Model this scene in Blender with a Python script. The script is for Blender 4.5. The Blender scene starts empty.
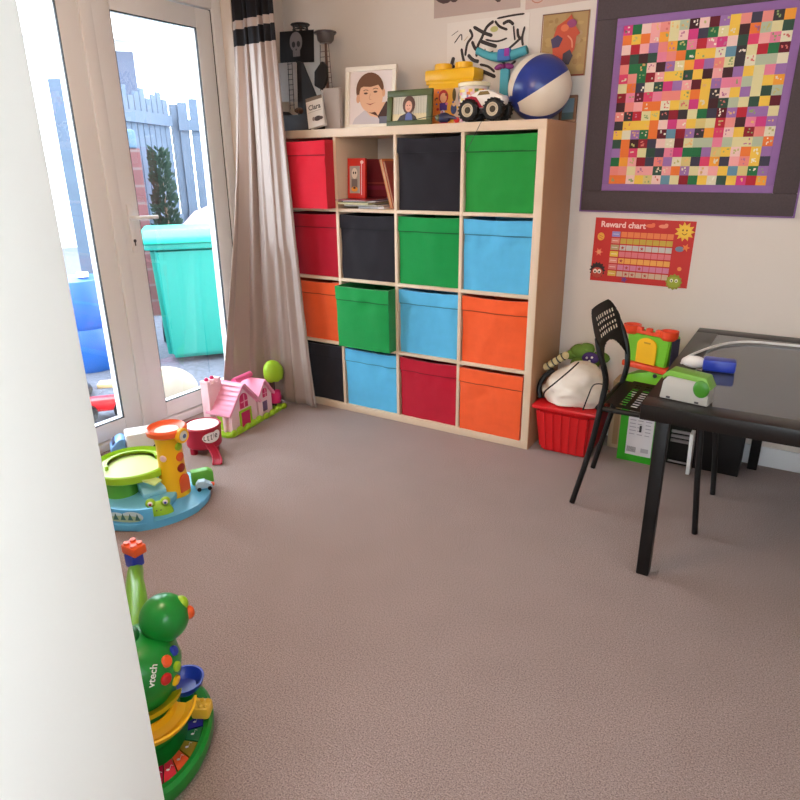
import bpy, bmesh, math, random
from mathutils import Vector, Matrix, noise, Euler
SC = bpy.context.scene
COL = SC.collection
PI = math.pi
random.seed(7)

# ---------------------------------------------------------------- camera, world, lights, exposure
cam_d = bpy.data.cameras.new('camera'); cam = bpy.data.objects.new('camera', cam_d); COL.objects.link(cam)
cam_d.sensor_width = 36; cam_d.lens = 647.28/800*36; cam_d.clip_start = 0.02; cam_d.clip_end = 200
_y, _p, _r = -0.5588230, -0.3482400, -0.0118980
_f = Vector((math.sin(_y)*math.cos(_p), math.cos(_y)*math.cos(_p), math.sin(_p)))
_rt = Vector((math.cos(_y), -math.sin(_y), 0)); _up = _rt.cross(_f)
_c, _s = math.cos(_r), math.sin(_r)
_r2 = _c*_rt + _s*_up; _u2 = -_s*_rt + _c*_up
cam.matrix_world = Matrix(((_r2.x, _u2.x, -_f.x, 2.453302), (_r2.y, _u2.y, -_f.y, -3.111025), (_r2.z, _u2.z, -_f.z, 1.294004), (0, 0, 0, 1)))
SC.camera = cam
SC.view_settings.view_transform = 'Standard'; SC.view_settings.look = 'None'
SC.view_settings.gamma = 1.0; SC.view_settings.use_curve_mapping = False
SC.view_settings.exposure = 0.27

w = bpy.data.worlds.new('overcast_sky'); SC.world = w; w.use_nodes = True
bg = w.node_tree.nodes['Background']; bg.inputs[0].default_value = (0.80, 0.91, 1.0, 1); bg.inputs[1].default_value = 9.0

def lamp(name, loc, power, col, size):
    d = bpy.data.lights.new(name, 'POINT'); d.energy = power; d.color = col; d.shadow_soft_size = size
    o = bpy.data.objects.new(name, d); COL.objects.link(o); o.location = loc; return o
lamp('room_ceiling_lamp', (1.20, -2.35, 1.86), 22, (1.0, 0.71, 0.50), 0.09)

# ---------------------------------------------------------------- helpers
def lin(c):
    return tuple(((v/255)/12.92 if v/255 <= 0.04045 else ((v/255+0.055)/1.055)**2.4) for v in c[:3]) + (1.0,)

MATS = {}
def mat(name, col, rough=0.5, metal=0.0, var=0.0, vscale=20, bump=0.0, bscale=200, coat=0.0, sheen=0.0, spec=None):
    if name in MATS: return MATS[name]
    m = bpy.data.materials.new(name); m.use_nodes = True; MATS[name] = m
    nt = m.node_tree; b = nt.nodes['Principled BSDF']
    b.inputs['Base Color'].default_value = lin(col); b.inputs['Roughness'].default_value = rough
    b.inputs['Metallic'].default_value = metal; b.inputs['Coat Weight'].default_value = coat
    b.inputs['Sheen Weight'].default_value = sheen
    if spec is not None: b.inputs['Specular IOR Level'].default_value = spec
    tc = nt.nodes.new('ShaderNodeTexCoord')
    if var > 0:
        n = nt.nodes.new('ShaderNodeTexNoise'); n.inputs['Scale'].default_value = vscale; n.inputs['Detail'].default_value = 4
        nt.links.new(tc.outputs['Object'], n.inputs['Vector'])
        mx = nt.nodes.new('ShaderNodeMix'); mx.data_type = 'RGBA'
        lo = tuple(v*(1-var) for v in lin(col)[:3])+(1,); hi = tuple(min(1, v*(1+var)) for v in lin(col)[:3])+(1,)
        mx.inputs[6].default_value = lo; mx.inputs[7].default_value = hi
        nt.links.new(n.outputs['Fac'], mx.inputs[0]); nt.links.new(mx.outputs[2], b.inputs['Base Color'])
    if bump > 0:
        n2 = nt.nodes.new('ShaderNodeTexNoise'); n2.inputs['Scale'].default_value = bscale; n2.inputs['Detail'].default_value = 3
        nt.links.new(tc.outputs['Object'], n2.inputs['Vector'])
        bp = nt.nodes.new('ShaderNodeBump'); bp.inputs['Strength'].default_value = bump; bp.inputs['Distance'].default_value = 0.004
        nt.links.new(n2.outputs['Fac'], bp.inputs['Height']); nt.links.new(bp.outputs['Normal'], b.inputs['Normal'])
    return m

def print_mat(name='printed_paper', rough=0.55):
    if name in MATS: return MATS[name]
    m = bpy.data.materials.new(name); m.use_nodes = True; MATS[name] = m
    nt = m.node_tree; b = nt.nodes['Principled BSDF']; b.inputs['Roughness'].default_value = rough
    a = nt.nodes.new('ShaderNodeAttribute'); a.attribute_name = 'Col'
    nt.links.new(a.outputs['Color'], b.inputs['Base Color']); return m

def glass_mat():
    if 'window_glass' in MATS: return MATS['window_glass']
    m = bpy.data.materials.new('window_glass'); m.use_nodes = True; MATS['window_glass'] = m
    nt = m.node_tree; nt.nodes.remove(nt.nodes['Principled BSDF'])
    t = nt.nodes.new('ShaderNodeBsdfTransparent'); t.inputs[0].default_value = (0.95, 0.97, 0.97, 1)
    g = nt.nodes.new('ShaderNodeBsdfGlossy'); g.inputs['Roughness'].default_value = 0.01
    lw = nt.nodes.new('ShaderNodeLayerWeight'); lw.inputs[0].default_value = 0.5
    pw = nt.nodes.new('ShaderNodeMath'); pw.operation = 'POWER'; pw.inputs[1].default_value = 5
    fr = nt.nodes.new('ShaderNodeMath'); fr.operation = 'MULTIPLY_ADD'; fr.inputs[1].default_value = 0.92; fr.inputs[2].default_value = 0.08; fr.use_clamp = True
    nt.links.new(lw.outputs['Facing'], pw.inputs[0]); nt.links.new(pw.outputs[0], fr.inputs[0])
    mx = nt.nodes.new('ShaderNodeMixShader')
    nt.links.new(fr.outputs[0], mx.inputs[0]); nt.links.new(t.outputs[0], mx.inputs[1]); nt.links.new(g.outputs[0], mx.inputs[2])
    nt.links.new(mx.outputs[0], nt.nodes['Material Output'].inputs[0]); return m

def obj(name, bm, m, parent=None, smooth=35, label=None):
    me = bpy.data.meshes.new(name)
    bmesh.ops.recalc_face_normals(bm, faces=bm.faces)
    bm.to_mesh(me); bm.free()
    for mm in (m if isinstance(m, (list, tuple)) else [m]): me.materials.append(mm)
    if smooth:
        me.shade_smooth(); me.set_sharp_from_angle(angle=math.radians(smooth))
    o = bpy.data.objects.new(name, me); COL.objects.link(o)
    if parent: o.parent = parent
    if label: o['label'] = label
    return o
def tag(o, label, cat, group=None, kind=None):
    o['label'] = label; o['category'] = cat
    if group: o['group'] = group
    if kind: o['kind'] = kind
    return o
def thing(name, label, cat, loc=(0, 0, 0), rot=0, group=None):
    o = bpy.data.objects.new(name, None); COL.objects.link(o); o.empty_display_size = 0.05
    o.location = loc; o.rotation_euler = rot if isinstance(rot, (tuple, list)) else (0, 0, rot)
    return tag(o, label, cat, group)
def struct(name, bm, m, parent=None, smooth=35):
    o = obj(name, bm, m, parent, smooth)
    if not parent: o['kind'] = 'structure'
    return o
def copy_tree(o, parent=None):
    c = o.copy(); COL.objects.link(c)
    if parent: c.parent = parent
    for ch in list(o.children): copy_tree(ch, c)
    return c

def B(): return bmesh.new()
def obox(bm, size, M=Matrix(), bevel=0, seg=2):
    r = bmesh.ops.create_cube(bm, size=1.0, matrix=M @ Matrix.Diagonal((*size, 1)))
    if bevel > 0:
        es = list({e for v in r['verts'] for e in v.link_edges})
        bmesh.ops.bevel(bm, geom=es, offset=bevel, segments=seg, affect='EDGES', profile=0.5)
    return bm
def box(bm, x0, x1, y0, y1, z0, z1, bevel=0, seg=2):
    return obox(bm, (abs(x1-x0), abs(y1-y0), abs(z1-z0)), Matrix.Translation(((x0+x1)/2, (y0+y1)/2, (z0+z1)/2)), bevel, seg)
def cyl(bm, p0, p1, r0, r1=None, seg=16):
    p0 = Vector(p0); p1 = Vector(p1); d = p1-p0
    M = Matrix.Translation((p0+p1)/2) @ d.to_track_quat('Z', 'Y').to_matrix().to_4x4()
    bmesh.ops.create_cone(bm, cap_ends=True, segments=seg, radius1=r0, radius2=r0 if r1 is None else r1, depth=d.length, matrix=M); return bm
def sph(bm, c, r, seg=16, rot=None):
    r = (r, r, r) if not isinstance(r, (tuple, list)) else r
    M = Matrix.Translation(c)
    if rot: M = M @ Euler(rot).to_matrix().to_4x4()
    bmesh.ops.create_uvsphere(bm, u_segments=seg, v_segments=max(6, seg//2+2), radius=1, matrix=M @ Matrix.Diagonal((*r, 1))); return bm
def catmull(pts, n=8, closed=False):
    pts = [Vector(p) for p in pts]; out = []; N = len(pts)
    rng = range(N) if closed else range(N-1)
    for i in rng:
        if closed: p0, p1, p2, p3 = pts[i-1], pts[i], pts[(i+1) % N], pts[(i+2) % N]
        else: p0, p1, p2, p3 = pts[max(i-1, 0)], pts[i], pts[i+1], pts[min(i+2, N-1)]
        for k in range(n):
            t = k/n
            out.append(0.5*((2*p1)+(p2-p0)*t+(2*p0-5*p1+4*p2-p3)*t*t+(3*p1-p0-3*p2+p3)*t**3))
    if not closed: out.append(pts[-1])
    return out
def tube(bm, pts, r, seg=8, closed=False, smooth=0):
    if smooth:
        if isinstance(r, (list, tuple)):
            r = [r[i]+(r[i+1]-r[i])*k/smooth for i in range(len(r)-1) for k in range(smooth)]+[r[-1]]
        pts = catmull(pts, smooth, closed)
    pts = [Vector(p) for p in pts]; N = len(pts); rings = []
    ref = None
    for i, p in enumerate(pts):
        a = pts[i-1] if (i > 0 or closed) else p; b = pts[(i+1) % N] if (i < N-1 or closed) else p
        t = (b-a).normalized()
        if ref is None:
            ref = t.orthogonal().normalized()
        ref = (ref - t*ref.dot(t)).normalized(); bi = t.cross(ref)
        rr = r[i] if isinstance(r, (list, tuple)) else r
        rings.append([bm.verts.new(p + rr*(math.cos(2*PI*k/seg)*ref + math.sin(2*PI*k/seg)*bi)) for k in range(seg)])
    for i in range(N if closed else N-1):
        A, C = rings[i], rings[(i+1) % N]
        for k in range(seg): bm.faces.new((A[k], A[(k+1) % seg], C[(k+1) % seg], C[k]))
    if not closed:
        bm.faces.new(rings[0][::-1]); bm.faces.new(rings[-1])
    return bm
def lathe(bm, prof, M=Matrix(), seg=32, a0=0.0, a1=2*PI, sx=1.0, sy=1.0):
    full = abs(a1-a0-2*PI) < 1e-6
    n = seg if full else seg+1
    rings = []
    for k in range(n):
        a = a0+(a1-a0)*k/seg
        rings.append([bm.verts.new(M @ Vector((sx*r*math.cos(a), sy*r*math.sin(a), z))) for r, z in prof])
    for k in range(seg):
        A, C = rings[k], rings[(k+1) % n]
        for i in range(len(prof)-1):
            if prof[i][0] < 1e-9 and prof[i+1][0] < 1e-9: continue
            f = [A[i], A[i+1], C[i+1], C[i]]
            try: bm.faces.new(f)
            except ValueError: pass
    if not full:
        bm.faces.new(rings[0]); bm.faces.new(rings[-1][::-1])
    bmesh.ops.remove_doubles(bm, verts=bm.verts, dist=1e-6)
    return bm
def prism(bm, poly, z0, z1, M=Matrix(), bevel=0):
    a = [bm.verts.new(M @ Vector((x, y, z0))) for x, y in poly]; b = [bm.verts.new(M @ Vector((x, y, z1))) for x, y in poly]
    n = len(poly); fs = [bm.faces.new(a[::-1]), bm.faces.new(b)]
    for i in range(n): fs.append(bm.faces.new((a[i], a[(i+1) % n], b[(i+1) % n], b[i])))
    if bevel > 0:
        es = list({e for v in a+b for e in v.link_edges})
        bmesh.ops.bevel(bm, geom=es, offset=bevel, segments=2, affect='EDGES', profile=0.5)
    return bm
def torus(bm, c, R, r, M=None, seg=28, seg2=8, sx=1, sy=1):
    M = Matrix.Translation(c) @ (M or Matrix())
    pts = [M @ Vector((sx*R*math.cos(2*PI*k/seg), sy*R*math.sin(2*PI*k/seg), 0)) for k in range(seg)]
    return tube(bm, pts, r, seg2, closed=True)
RX90 = Matrix.Rotation(PI/2, 4, 'X')       # local xy plane -> stands upright, +z of the plane faces -y

_text_cache = {}
def text_mesh(s, bold=0.0):
    k = (s, bold)
    if k in _text_cache: return _text_cache[k]
    c = bpy.data.curves.new('lettering', 'FONT'); c.body = s; c.size = 1; c.offset = bold; c.resolution_u = 3
    o = bpy.data.objects.new('lettering', c); COL.objects.link(o)
    bpy.context.view_layer.update()
    me = o.evaluated_get(bpy.context.evaluated_depsgraph_get()).to_mesh()
    vs = [v.co.copy() for v in me.vertices]; fs = [list(p.vertices) for p in me.polygons]
    bpy.data.objects.remove(o); bpy.data.curves.remove(c)
    _text_cache[k] = (vs, fs); return vs, fs

class Art:
    """flat printed shapes in a plane: x right, y up, layers 0.25 mm apart"""
    def __init__(s, w, h, col, thick=0.0015, centre=True):
        s.bm = B(); s.l = s.bm.loops.layers.float_color.new('Col'); s.z = thick; s.dz = 0.00025
        s.x0 = -w/2; s.y0 = 0.0; s.w = w; s.h = h
        r = bmesh.ops.create_cube(s.bm, size=1, matrix=Matrix.Translation((0, h/2, thick/2)) @ Matrix.Diagonal((w, h, thick, 1)))
        for f in s.bm.faces: s._c(f, col)
    def _c(s, f, col):
        for lp in f.loops: lp[s.l] = lin(col)
    def poly(s, pts, col, z=None):
        if z is None: s.z += s.dz; z = s.z
        f = s.bm.faces.new([s.bm.verts.new((x, y, z)) for x, y in pts]); f.normal_update()
        if f.normal.z < 0: f.normal_flip()
        s._c(f, col); return s
    def rect(s, x0, x1, y0, y1, col, z=None): return s.poly([(x0, y0), (x1, y0), (x1, y1), (x0, y1)], col, z)
    def ell(s, x, y, rx, ry, col, n=18, rot=0, a0=0, a1=2*PI):
        cr, sr = math.cos(rot), math.sin(rot); P = []
        for k in range(n):
            a = a0+(a1-a0)*k/(n if abs(a1-a0-2*PI) < 1e-6 else n-1); u, v = rx*math.cos(a), ry*math.sin(a)
            P.append((x+u*cr-v*sr, y+u*sr+v*cr))
        return s.poly(P, col)
    def star(s, x, y, r1, r2, n, col, rot=0):
        return s.poly([(x+(r1 if k % 2 == 0 else r2)*math.cos(rot+PI*k/n), y+(r1 if k % 2 == 0 else r2)*math.sin(rot+PI*k/n)) for k in range(2*n)], col)
    def line(s, pts, wd, col, smooth=5):
        P = catmull([(x, y, 0) for x, y in pts], smooth) if smooth and len(pts) > 2 else [Vector((x, y, 0)) for x, y in pts]
        s.z += s.dz
        L = []; R = []
        for i, p in enumerate(P):
            t = (P[min(i+1, len(P)-1)]-P[max(i-1, 0)]).normalized(); nrm = Vector((-t.y, t.x, 0))
            q = wd/2*(0.45 if i in (0, len(P)-1) else 1.0)
            L.append(s.bm.verts.new((p.x+nrm.x*q, p.y+nrm.y*q, s.z))); R.append(s.bm.verts.new((p.x-nrm.x*q, p.y-nrm.y*q, s.z)))
        for i in range(len(P)-1):
            f = s.bm.faces.new((R[i], R[i+1], L[i+1], L[i])); s._c(f, col)
        return s
    def text(s, t, x, y, size, col, bold=0.0, rot=0):
        vs, fs = text_mesh(t, bold); s.z += s.dz
        cr, sr = math.cos(rot), math.sin(rot)
        V = [s.bm.verts.new((x+size*(v.x*cr-v.y*sr), y+size*(v.x*sr+v.y*cr), s.z)) for v in vs]
        for f in fs:
            try: s._c(s.bm.faces.new([V[i] for i in f]), col)
            except ValueError: pass
        return s
    def build(s, name, parent=None, M=RX90, rough=0.55, label=None, m=None):
        s.bm.transform(M)
        me = bpy.data.meshes.new(name); s.bm.to_mesh(me); s.bm.free()
        me.materials.append(m or print_mat('printed_paper' if rough == 0.55 else 'printed_gloss', rough))
        o = bpy.data.objects.new(name, me); COL.objects.link(o)
        if parent: o.parent = parent
        if label: o['label'] = label
        return o

# ---------------------------------------------------------------- materials
M_wall = mat('wall_paint', (226, 214, 203), 0.85, var=0.03, vscale=3, bump=0.06, bscale=90)
M_jamb = mat('white_gloss_paint', (238, 236, 230), 0.5, var=0.015, vscale=4)
M_ceil = mat('ceiling_paint', (235, 230, 224), 0.9)
M_upvc = mat('white_upvc', (228, 226, 226), 0.35)
M_gasket = mat('dark_gasket', (42, 44, 48), 0.7)
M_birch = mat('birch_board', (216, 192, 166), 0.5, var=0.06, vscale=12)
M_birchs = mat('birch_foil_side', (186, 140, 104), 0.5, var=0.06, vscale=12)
M_black = mat('black_metal', (13, 12, 13), 0.45, spec=0.35)
M_blackp = mat('black_plastic', (16, 15, 16), 0.5, spec=0.35)
M_tbl = mat('black_brown_table', (17, 12, 11), 0.36, spec=0.4)
M_pink = mat('pale_pink_plastic', (246, 166, 196), 0.4)
M_cream = mat('cream_pink_plastic', (248, 208, 216), 0.4)
M_mag = mat('magenta_plastic', (214, 40, 110), 0.35)
M_lime = mat('lime_plastic', (160, 205, 40), 0.38)
M_yel = mat('yellow_plastic', (250, 190, 20), 0.35)
M_orng = mat('orange_plastic', (240, 95, 40), 0.35)
M_sky = mat('light_blue_plastic', (95, 180, 225), 0.38)
M_green = mat('green_plastic', (20, 140, 50), 0.28)
M_blue = mat('blue_plastic', (35, 60, 175), 0.3)
M_red = mat('red_plastic', (205, 25, 30), 0.35)
M_dkred = mat('crimson_plastic', (170, 15, 50), 0.35)
M_white = mat('white_plastic', (240, 238, 235), 0.4)
M_dkgrey = mat('dark_grey_plastic', (58, 56, 60), 0.5)
M_chrome = mat('satin_metal', (190, 188, 185), 0.3, metal=0.9)

def carpet_mat():
    m = bpy.data.materials.new('carpet'); m.use_nodes = True; nt = m.node_tree; b = nt.nodes['Principled BSDF']
    b.inputs['Roughness'].default_value = 0.95; b.inputs['Specular IOR Level'].default_value = 0.15
    b.inputs['Sheen Weight'].default_value = 0.15
    tc = nt.nodes.new('ShaderNodeTexCoord')
    n1 = nt.nodes.new('ShaderNodeTexNoise'); n1.inputs['Scale'].default_value = 260; n1.inputs['Detail'].default_value = 4; n1.inputs['Roughness'].default_value = 0.7
    n2 = nt.nodes.new('ShaderNodeTexNoise'); n2.inputs['Scale'].default_value = 6; n2.inputs['Detail'].default_value = 3
    for n in (n1, n2): nt.links.new(tc.outputs['Object'], n.inputs['Vector'])
    r1 = nt.nodes.new('ShaderNodeValToRGB'); r1.color_ramp.elements[0].position = 0.34; r1.color_ramp.elements[1].position = 0.66
    r1.color_ramp.elements[0].color = lin((120, 99, 95)); r1.color_ramp.elements[1].color = lin((194, 171, 164))
    nt.links.new(n1.outputs['Fac'], r1.inputs[0])
    mx = nt.nodes.new('ShaderNodeMix'); mx.data_type = 'RGBA'; mx.blend_type = 'MULTIPLY'; mx.inputs[0].default_value = 1
    r2 = nt.nodes.new('ShaderNodeValToRGB'); r2.color_ramp.elements[0].color = (0.86, 0.86, 0.86, 1); r2.color_ramp.elements[1].color = (1, 1, 1, 1)
    nt.links.new(n2.outputs['Fac'], r2.inputs[0]); nt.links.new(r1.outputs[0], mx.inputs[6]); nt.links.new(r2.outputs[0], mx.inputs[7])
    nt.links.new(mx.outputs[2], b.inputs['Base Color'])
    bp = nt.nodes.new('ShaderNodeBump'); bp.inputs['Strength'].default_value = 0.7; bp.inputs['Distance'].default_value = 0.006
    nt.links.new(n1.outputs['Fac'], bp.inputs['Height']); nt.links.new(bp.outputs['Normal'], b.inputs['Normal'])
    return m
M_carpet = carpet_mat()

# ---------------------------------------------------------------- room shell
XL, XR, YF, H = -0.22, 3.70, -2.70, 2.40
bm = B(); box(bm, -0.45, XR+0.1, -4.6, 0.1, -0.08, 0.0); struct('floor', bm, M_carpet)
bm = B(); box(bm, -0.45, XR+0.1, -4.6, 0.1, H, H+0.1); struct('ceiling', bm, M_ceil)
bm = B(); box(bm, -0.45, XR+0.1, 0.0, 0.1, 0.0, H); struct('wall_back', bm, M_wall)
OY0, OY1, OZ = -1.95, -0.395, 2.10       # french door opening
bm = B()
box(bm, -0.45, XL, OY1, 0.0, 0.0, H); box(bm, -0.45, XL, YF-0.28, OY0, 0.0, H); box(bm, -0.45, XL, OY0, OY1, OZ, H)
struct('wall_left', bm, M_wall)
bm = B()
HW0, HW1, HZ0, HZ1 = -4.25, -3.25, 1.15, 2.10      # opening for an unseen window added behind the camera to brighten the jamb
box(bm, XR, XR+0.1, HW1, 0.0, 0.0, H); box(bm, XR, XR+0.1, -4.6, HW0, 0.0, H); box(bm, XR, XR+0.1, HW0, HW1, 0.0, HZ0); box(bm, XR, XR+0.1, HW0, HW1, HZ1, H)
struct('wall_right', bm, M_wall)
bm = B()
box(bm, XL, 1.774, YF-0.28, YF, 0.0, H, 0.004); box(bm, 3.35, XR, YF-0.28, YF, 0.0, H); box(bm, 1.774, 3.35, YF-0.28, YF, 2.12, H)
struct('wall_front', bm, M_jamb)
bm = B(); box(bm, 1.15, 1.25, -4.6, YF-0.28, 0.0, H); struct('wall_hall_left', bm, M_wall)
bm = B(); BX0, BX1, BZ0, BZ1 = 1.75, 3.45, 0.75, 2.15
box(bm, 1.25, BX0, -4.7, -4.6, 0.0, H); box(bm, BX1, XR, -4.7, -4.6, 0.0, H); box(bm, BX0, BX1, -4.7, -4.6, 0.0, BZ0); box(bm, BX0, BX1, -4.7, -4.6, BZ1, H)
struct('wall_hall_back', bm, M_wall)
bm = B(); box(bm, 1.47, XR, -0.014, 0.0, 0.0, 0.09, 0.003); struct('baseboard_back', bm, M_upvc)
bm = B(); box(bm, XL, XL+0.014, YF, OY0-0.03, 0.0, 0.09, 0.003); struct('baseboard_left', bm, M_upvc)

added_win = bpy.data.objects.new('added_window_1', None); COL.objects.link(added_win); added_win['kind'] = 'structure'; added_win.location = (XR, (HW0+HW1)/2, HZ0)  # unseen window, put in so daylight reaches the jamb
bm = B(); hl = (HW1-HW0)/2; hh = HZ1-HZ0
for a, b_, c, d in ((-hl, -hl+0.06, 0, hh), (hl-0.06, hl, 0, hh), (-hl, hl, 0, 0.06), (-hl, hl, hh-0.06, hh)): box(bm, 0.02, 0.08, a, b_, c, d, 0.003)
obj('added_window_frame', bm, M_upvc, added_win)
bm = B(); bm.faces.new([bm.verts.new((0.05, y, z)) for y, z in ((-hl, 0), (hl, 0), (hl, hh), (-hl, hh))]); obj('glass_pane', bm, glass_mat(), added_win, smooth=0)
added_win2 = bpy.data.objects.new('added_window_2', None); COL.objects.link(added_win2); added_win2['kind'] = 'structure'; added_win2.location = ((BX0+BX1)/2, -4.6, BZ0)  # second unseen window, added to throw daylight on the back wall
bm = B(); hl = (BX1-BX0)/2; hh = BZ1-BZ0
for a, b_, c, d in ((-hl, -hl+0.06, 0, hh), (hl-0.06, hl, 0, hh), (-hl, hl, 0, 0.06), (-hl, hl, hh-0.06, hh), (-0.03, 0.03, 0, hh)): box(bm, a, b_, -0.08, -0.02, c, d, 0.003)
obj('added_window_frame', bm, M_upvc, added_win2)
bm = B(); bm.faces.new([bm.verts.new((x, -0.05, z)) for x, z in ((-hl, 0), (hl, 0), (hl, hh), (-hl, hh))]); obj('glass_pane', bm, glass_mat(), added_win2, smooth=0)
# french door: frame, two leaves, panes, handle
door = bpy.data.objects.new('door_1', None); COL.objects.link(door); door['kind'] = 'structure'; door.location = (-0.30, -1.17, 0)
def dY(y): return y+1.17
bm = B()
for a, b_ in ((OY1, -0.452), (-1.888, OY0)): box(bm, -0.07, 0.012, dY(a), dY(b_), 0, OZ, 0.004)
box(bm, -0.07, 0.012, dY(-0.452), dY(-1.888), 2.035, OZ, 0.004); box(bm, -0.07, 0.012, dY(-0.452), dY(-1.888), 0.0, 0.04, 0.004)
obj('door_frame', bm, M_upvc, door)
for (ya, yb, ga, gb) in ((-0.458, -1.160, -0.555, -1.040), (-1.168, -1.882, -1.290, -1.775)):
    bm = B()
    box(bm, -0.06, 0.0, dY(ya), dY(ga), 0.045, 2.03, 0.005); box(bm, -0.06, 0.0, dY(gb), dY(yb), 0.045, 2.03, 0.005)
    box(bm, -0.06, 0.0, dY(ga), dY(gb), 1.942, 2.03, 0.005); box(bm, -0.06, 0.0, dY(ga), dY(gb), 0.045, 0.128, 0.005)
    lf = obj('door_leaf', bm, M_upvc, door)
    bm = B(); q = 0.0035
    for (p0, p1, z0, z1) in ((ga, ga-q, 0.128, 1.942), (gb+q, gb, 0.128, 1.942), (ga, gb, 0.128, 0.128+q), (ga, gb, 1.942-q, 1.942)):
        box(bm, -0.016, -0.004, dY(p0), dY(p1), z0, z1)
    obj('gasket', bm, M_gasket, lf)
    bm = B()
    v = [bm.verts.new((-0.028, dY(y), z)) for y, z in ((ga, 0.128), (gb, 0.128), (gb, 1.942), (ga, 1.942))]; bm.faces.new(v)
    obj('glass_pane', bm, glass_mat(), lf, smooth=0)
bm = B(); box(bm, -0.03, -0.002, dY(-0.4525), dY(-0.4575), 0.045, 2.033); box(bm, -0.03, -0.002, dY(-1.8825), dY(-1.8875), 0.045, 2.033); obj('leaf_seal', bm, M_gasket, door)
bm = B(); box(bm, -0.012, 0.012, dY(-1.135), dY(-1.195), 0.05, 2.025, 0.006); obj('meeting_bead', bm, M_upvc, door)
bm = B(); box(bm, 0.0, 0.012, dY(-1.078), dY(-1.108), 0.915, 1.135, 0.004); hp = obj('handle_plate', bm, M_upvc, door)
bm = B(); tube(bm, [(0.01, dY(-1.093), 1.075), (0.05, dY(-1.093), 1.075), (0.056, dY(-1.085), 1.075), (0.056, dY(-0.98), 1.072)], 0.009, 10); obj('lever', bm, M_upvc, hp)
bm = B(); cyl(bm, (0.011, dY(-1.093), 0.968), (0.0135, dY(-1.093), 0.968), 0.008); box(bm, 0.011, 0.0135, dY(-1.096), dY(-1.090), 0.945, 0.967); obj('keyhole', bm, M_dkgrey, hp)

# ---------------------------------------------------------------- garden beyond the door
M_grav = mat('garden_gravel', (84, 86, 98), 0.95, var=0.75, vscale=26, bump=0.8, bscale=70)
bm = B(); box(bm, -14, -0.45, -8, 14, -0.25, -0.15); struct('ground', bm, M_grav)
M_bin = mat('green_wheelie_plastic', (0, 122, 112), 0.45)
M_binlid = mat('green_lid_plastic', (20, 160, 138), 0.4)
wb = thing('wheelie_bin', 'turquoise green wheelie bin standing close outside the glass door', 'bin', (-1.72, 0.55, -0.15), math.radians(50))
wb.scale = (1.25, 1.25, 1.0)
bm = B()
prof = [(0.22, 0.05), (0.29, 0.93)]
vs0 = [bm.verts.new((sx*0.262, sy*0.312, 0.04)) for sx, sy in ((-1, -1), (1, -1), (1, 1), (-1, 1))]
vs1 = [bm.verts.new((sx*0.29, sy*0.345, 0.90)) for sx, sy in ((-1, -1), (1, -1), (1, 1), (-1, 1))]
bm.faces.new(vs0[::-1]); bm.faces.new(vs1)
for i in range(4): bm.faces.new((vs0[i], vs0[(i+1) % 4], vs1[(i+1) % 4], vs1[i]))
bmesh.ops.bevel(bm, geom=list(bm.edges), offset=0.035, segments=3, affect='EDGES')
obj('body', bm, M_bin, wb)
bm = B(); box(bm, -0.315, 0.315, -0.37, 0.37, 0.88, 0.925, 0.012); obj('rim', bm, M_bin, wb)
bm = B(); prism(bm, [(-0.39, 0.925), (0.36, 0.925), (0.36, 0.955), (0.15, 1.01), (-0.30, 1.02), (-0.39, 0.97)], -0.325, 0.325, Matrix(((0, 0, 1, 0), (1, 0, 0, 0), (0, 1, 0, 0), (0, 0, 0, 1))), 0.015); obj('lid', bm, M_binlid, wb)
bm = B(); cyl(bm, (-0.26, 0.41, 0.95), (0.26, 0.41, 0.95), 0.016); obj('handle', bm, M_bin, wb)
for sx in (-1, 1):
    bm = B(); cyl(bm, (sx*0.25, 0.30, 0.10), (sx*0.30, 0.30, 0.10), 0.10, seg=24); obj('wheel', bm, M_blackp, wb)
# fence with vertical pickets
M_fence = mat('weathered_fence_wood', (70, 82, 100), 0.8, var=0.2, vscale=8)
def fence(a, b, z0, z1, n, label):
    a = Vector(a); b = Vector(b); d = b-a; L = d.length
    t = thing('picket_fence', label, 'fence', (a.x, a.y, -0.15), math.atan2(d.y, d.x), 'garden fence runs')
    bm = B()
    for i in range(n):
        x = L*(i+0.5)/n; wdt = L/n*0.80; hh = z1+0.15+0.05*math.sin(i*2.1)
        box(bm, x-wdt/2, x+wdt/2, -0.012, 0.012, z0+0.15, hh)
    obj('pickets', bm, M_fence, t)
    for zz in (z0+0.50, z1-0.25):
        bm = B(); box(bm, 0, L, 0.012, 0.05, zz+0.15-0.06, zz+0.15+0.06); 
        bm.transform(Matrix.Translation((0, -0.062, 0))); obj('rail', bm, M_fence, t)
    for x in (0.0, L):
        bm = B(); box(bm, x-0.06, x+0.06, 0.013, 0.13, 0.0, z1+0.13); obj('post', bm, M_fence, t)
fence((-4.21, 2.62, 0), (-3.35, 4.20, 0), 0.2, 2.02, 13, 'pale blue grey picket fence run facing the door behind the wheelie bin')
fence((-3.40, 0.73, 0), (-4.23, 2.50, 0), 0.2, 2.06, 15, 'weathered fence run stepping down towards the white house')
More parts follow.
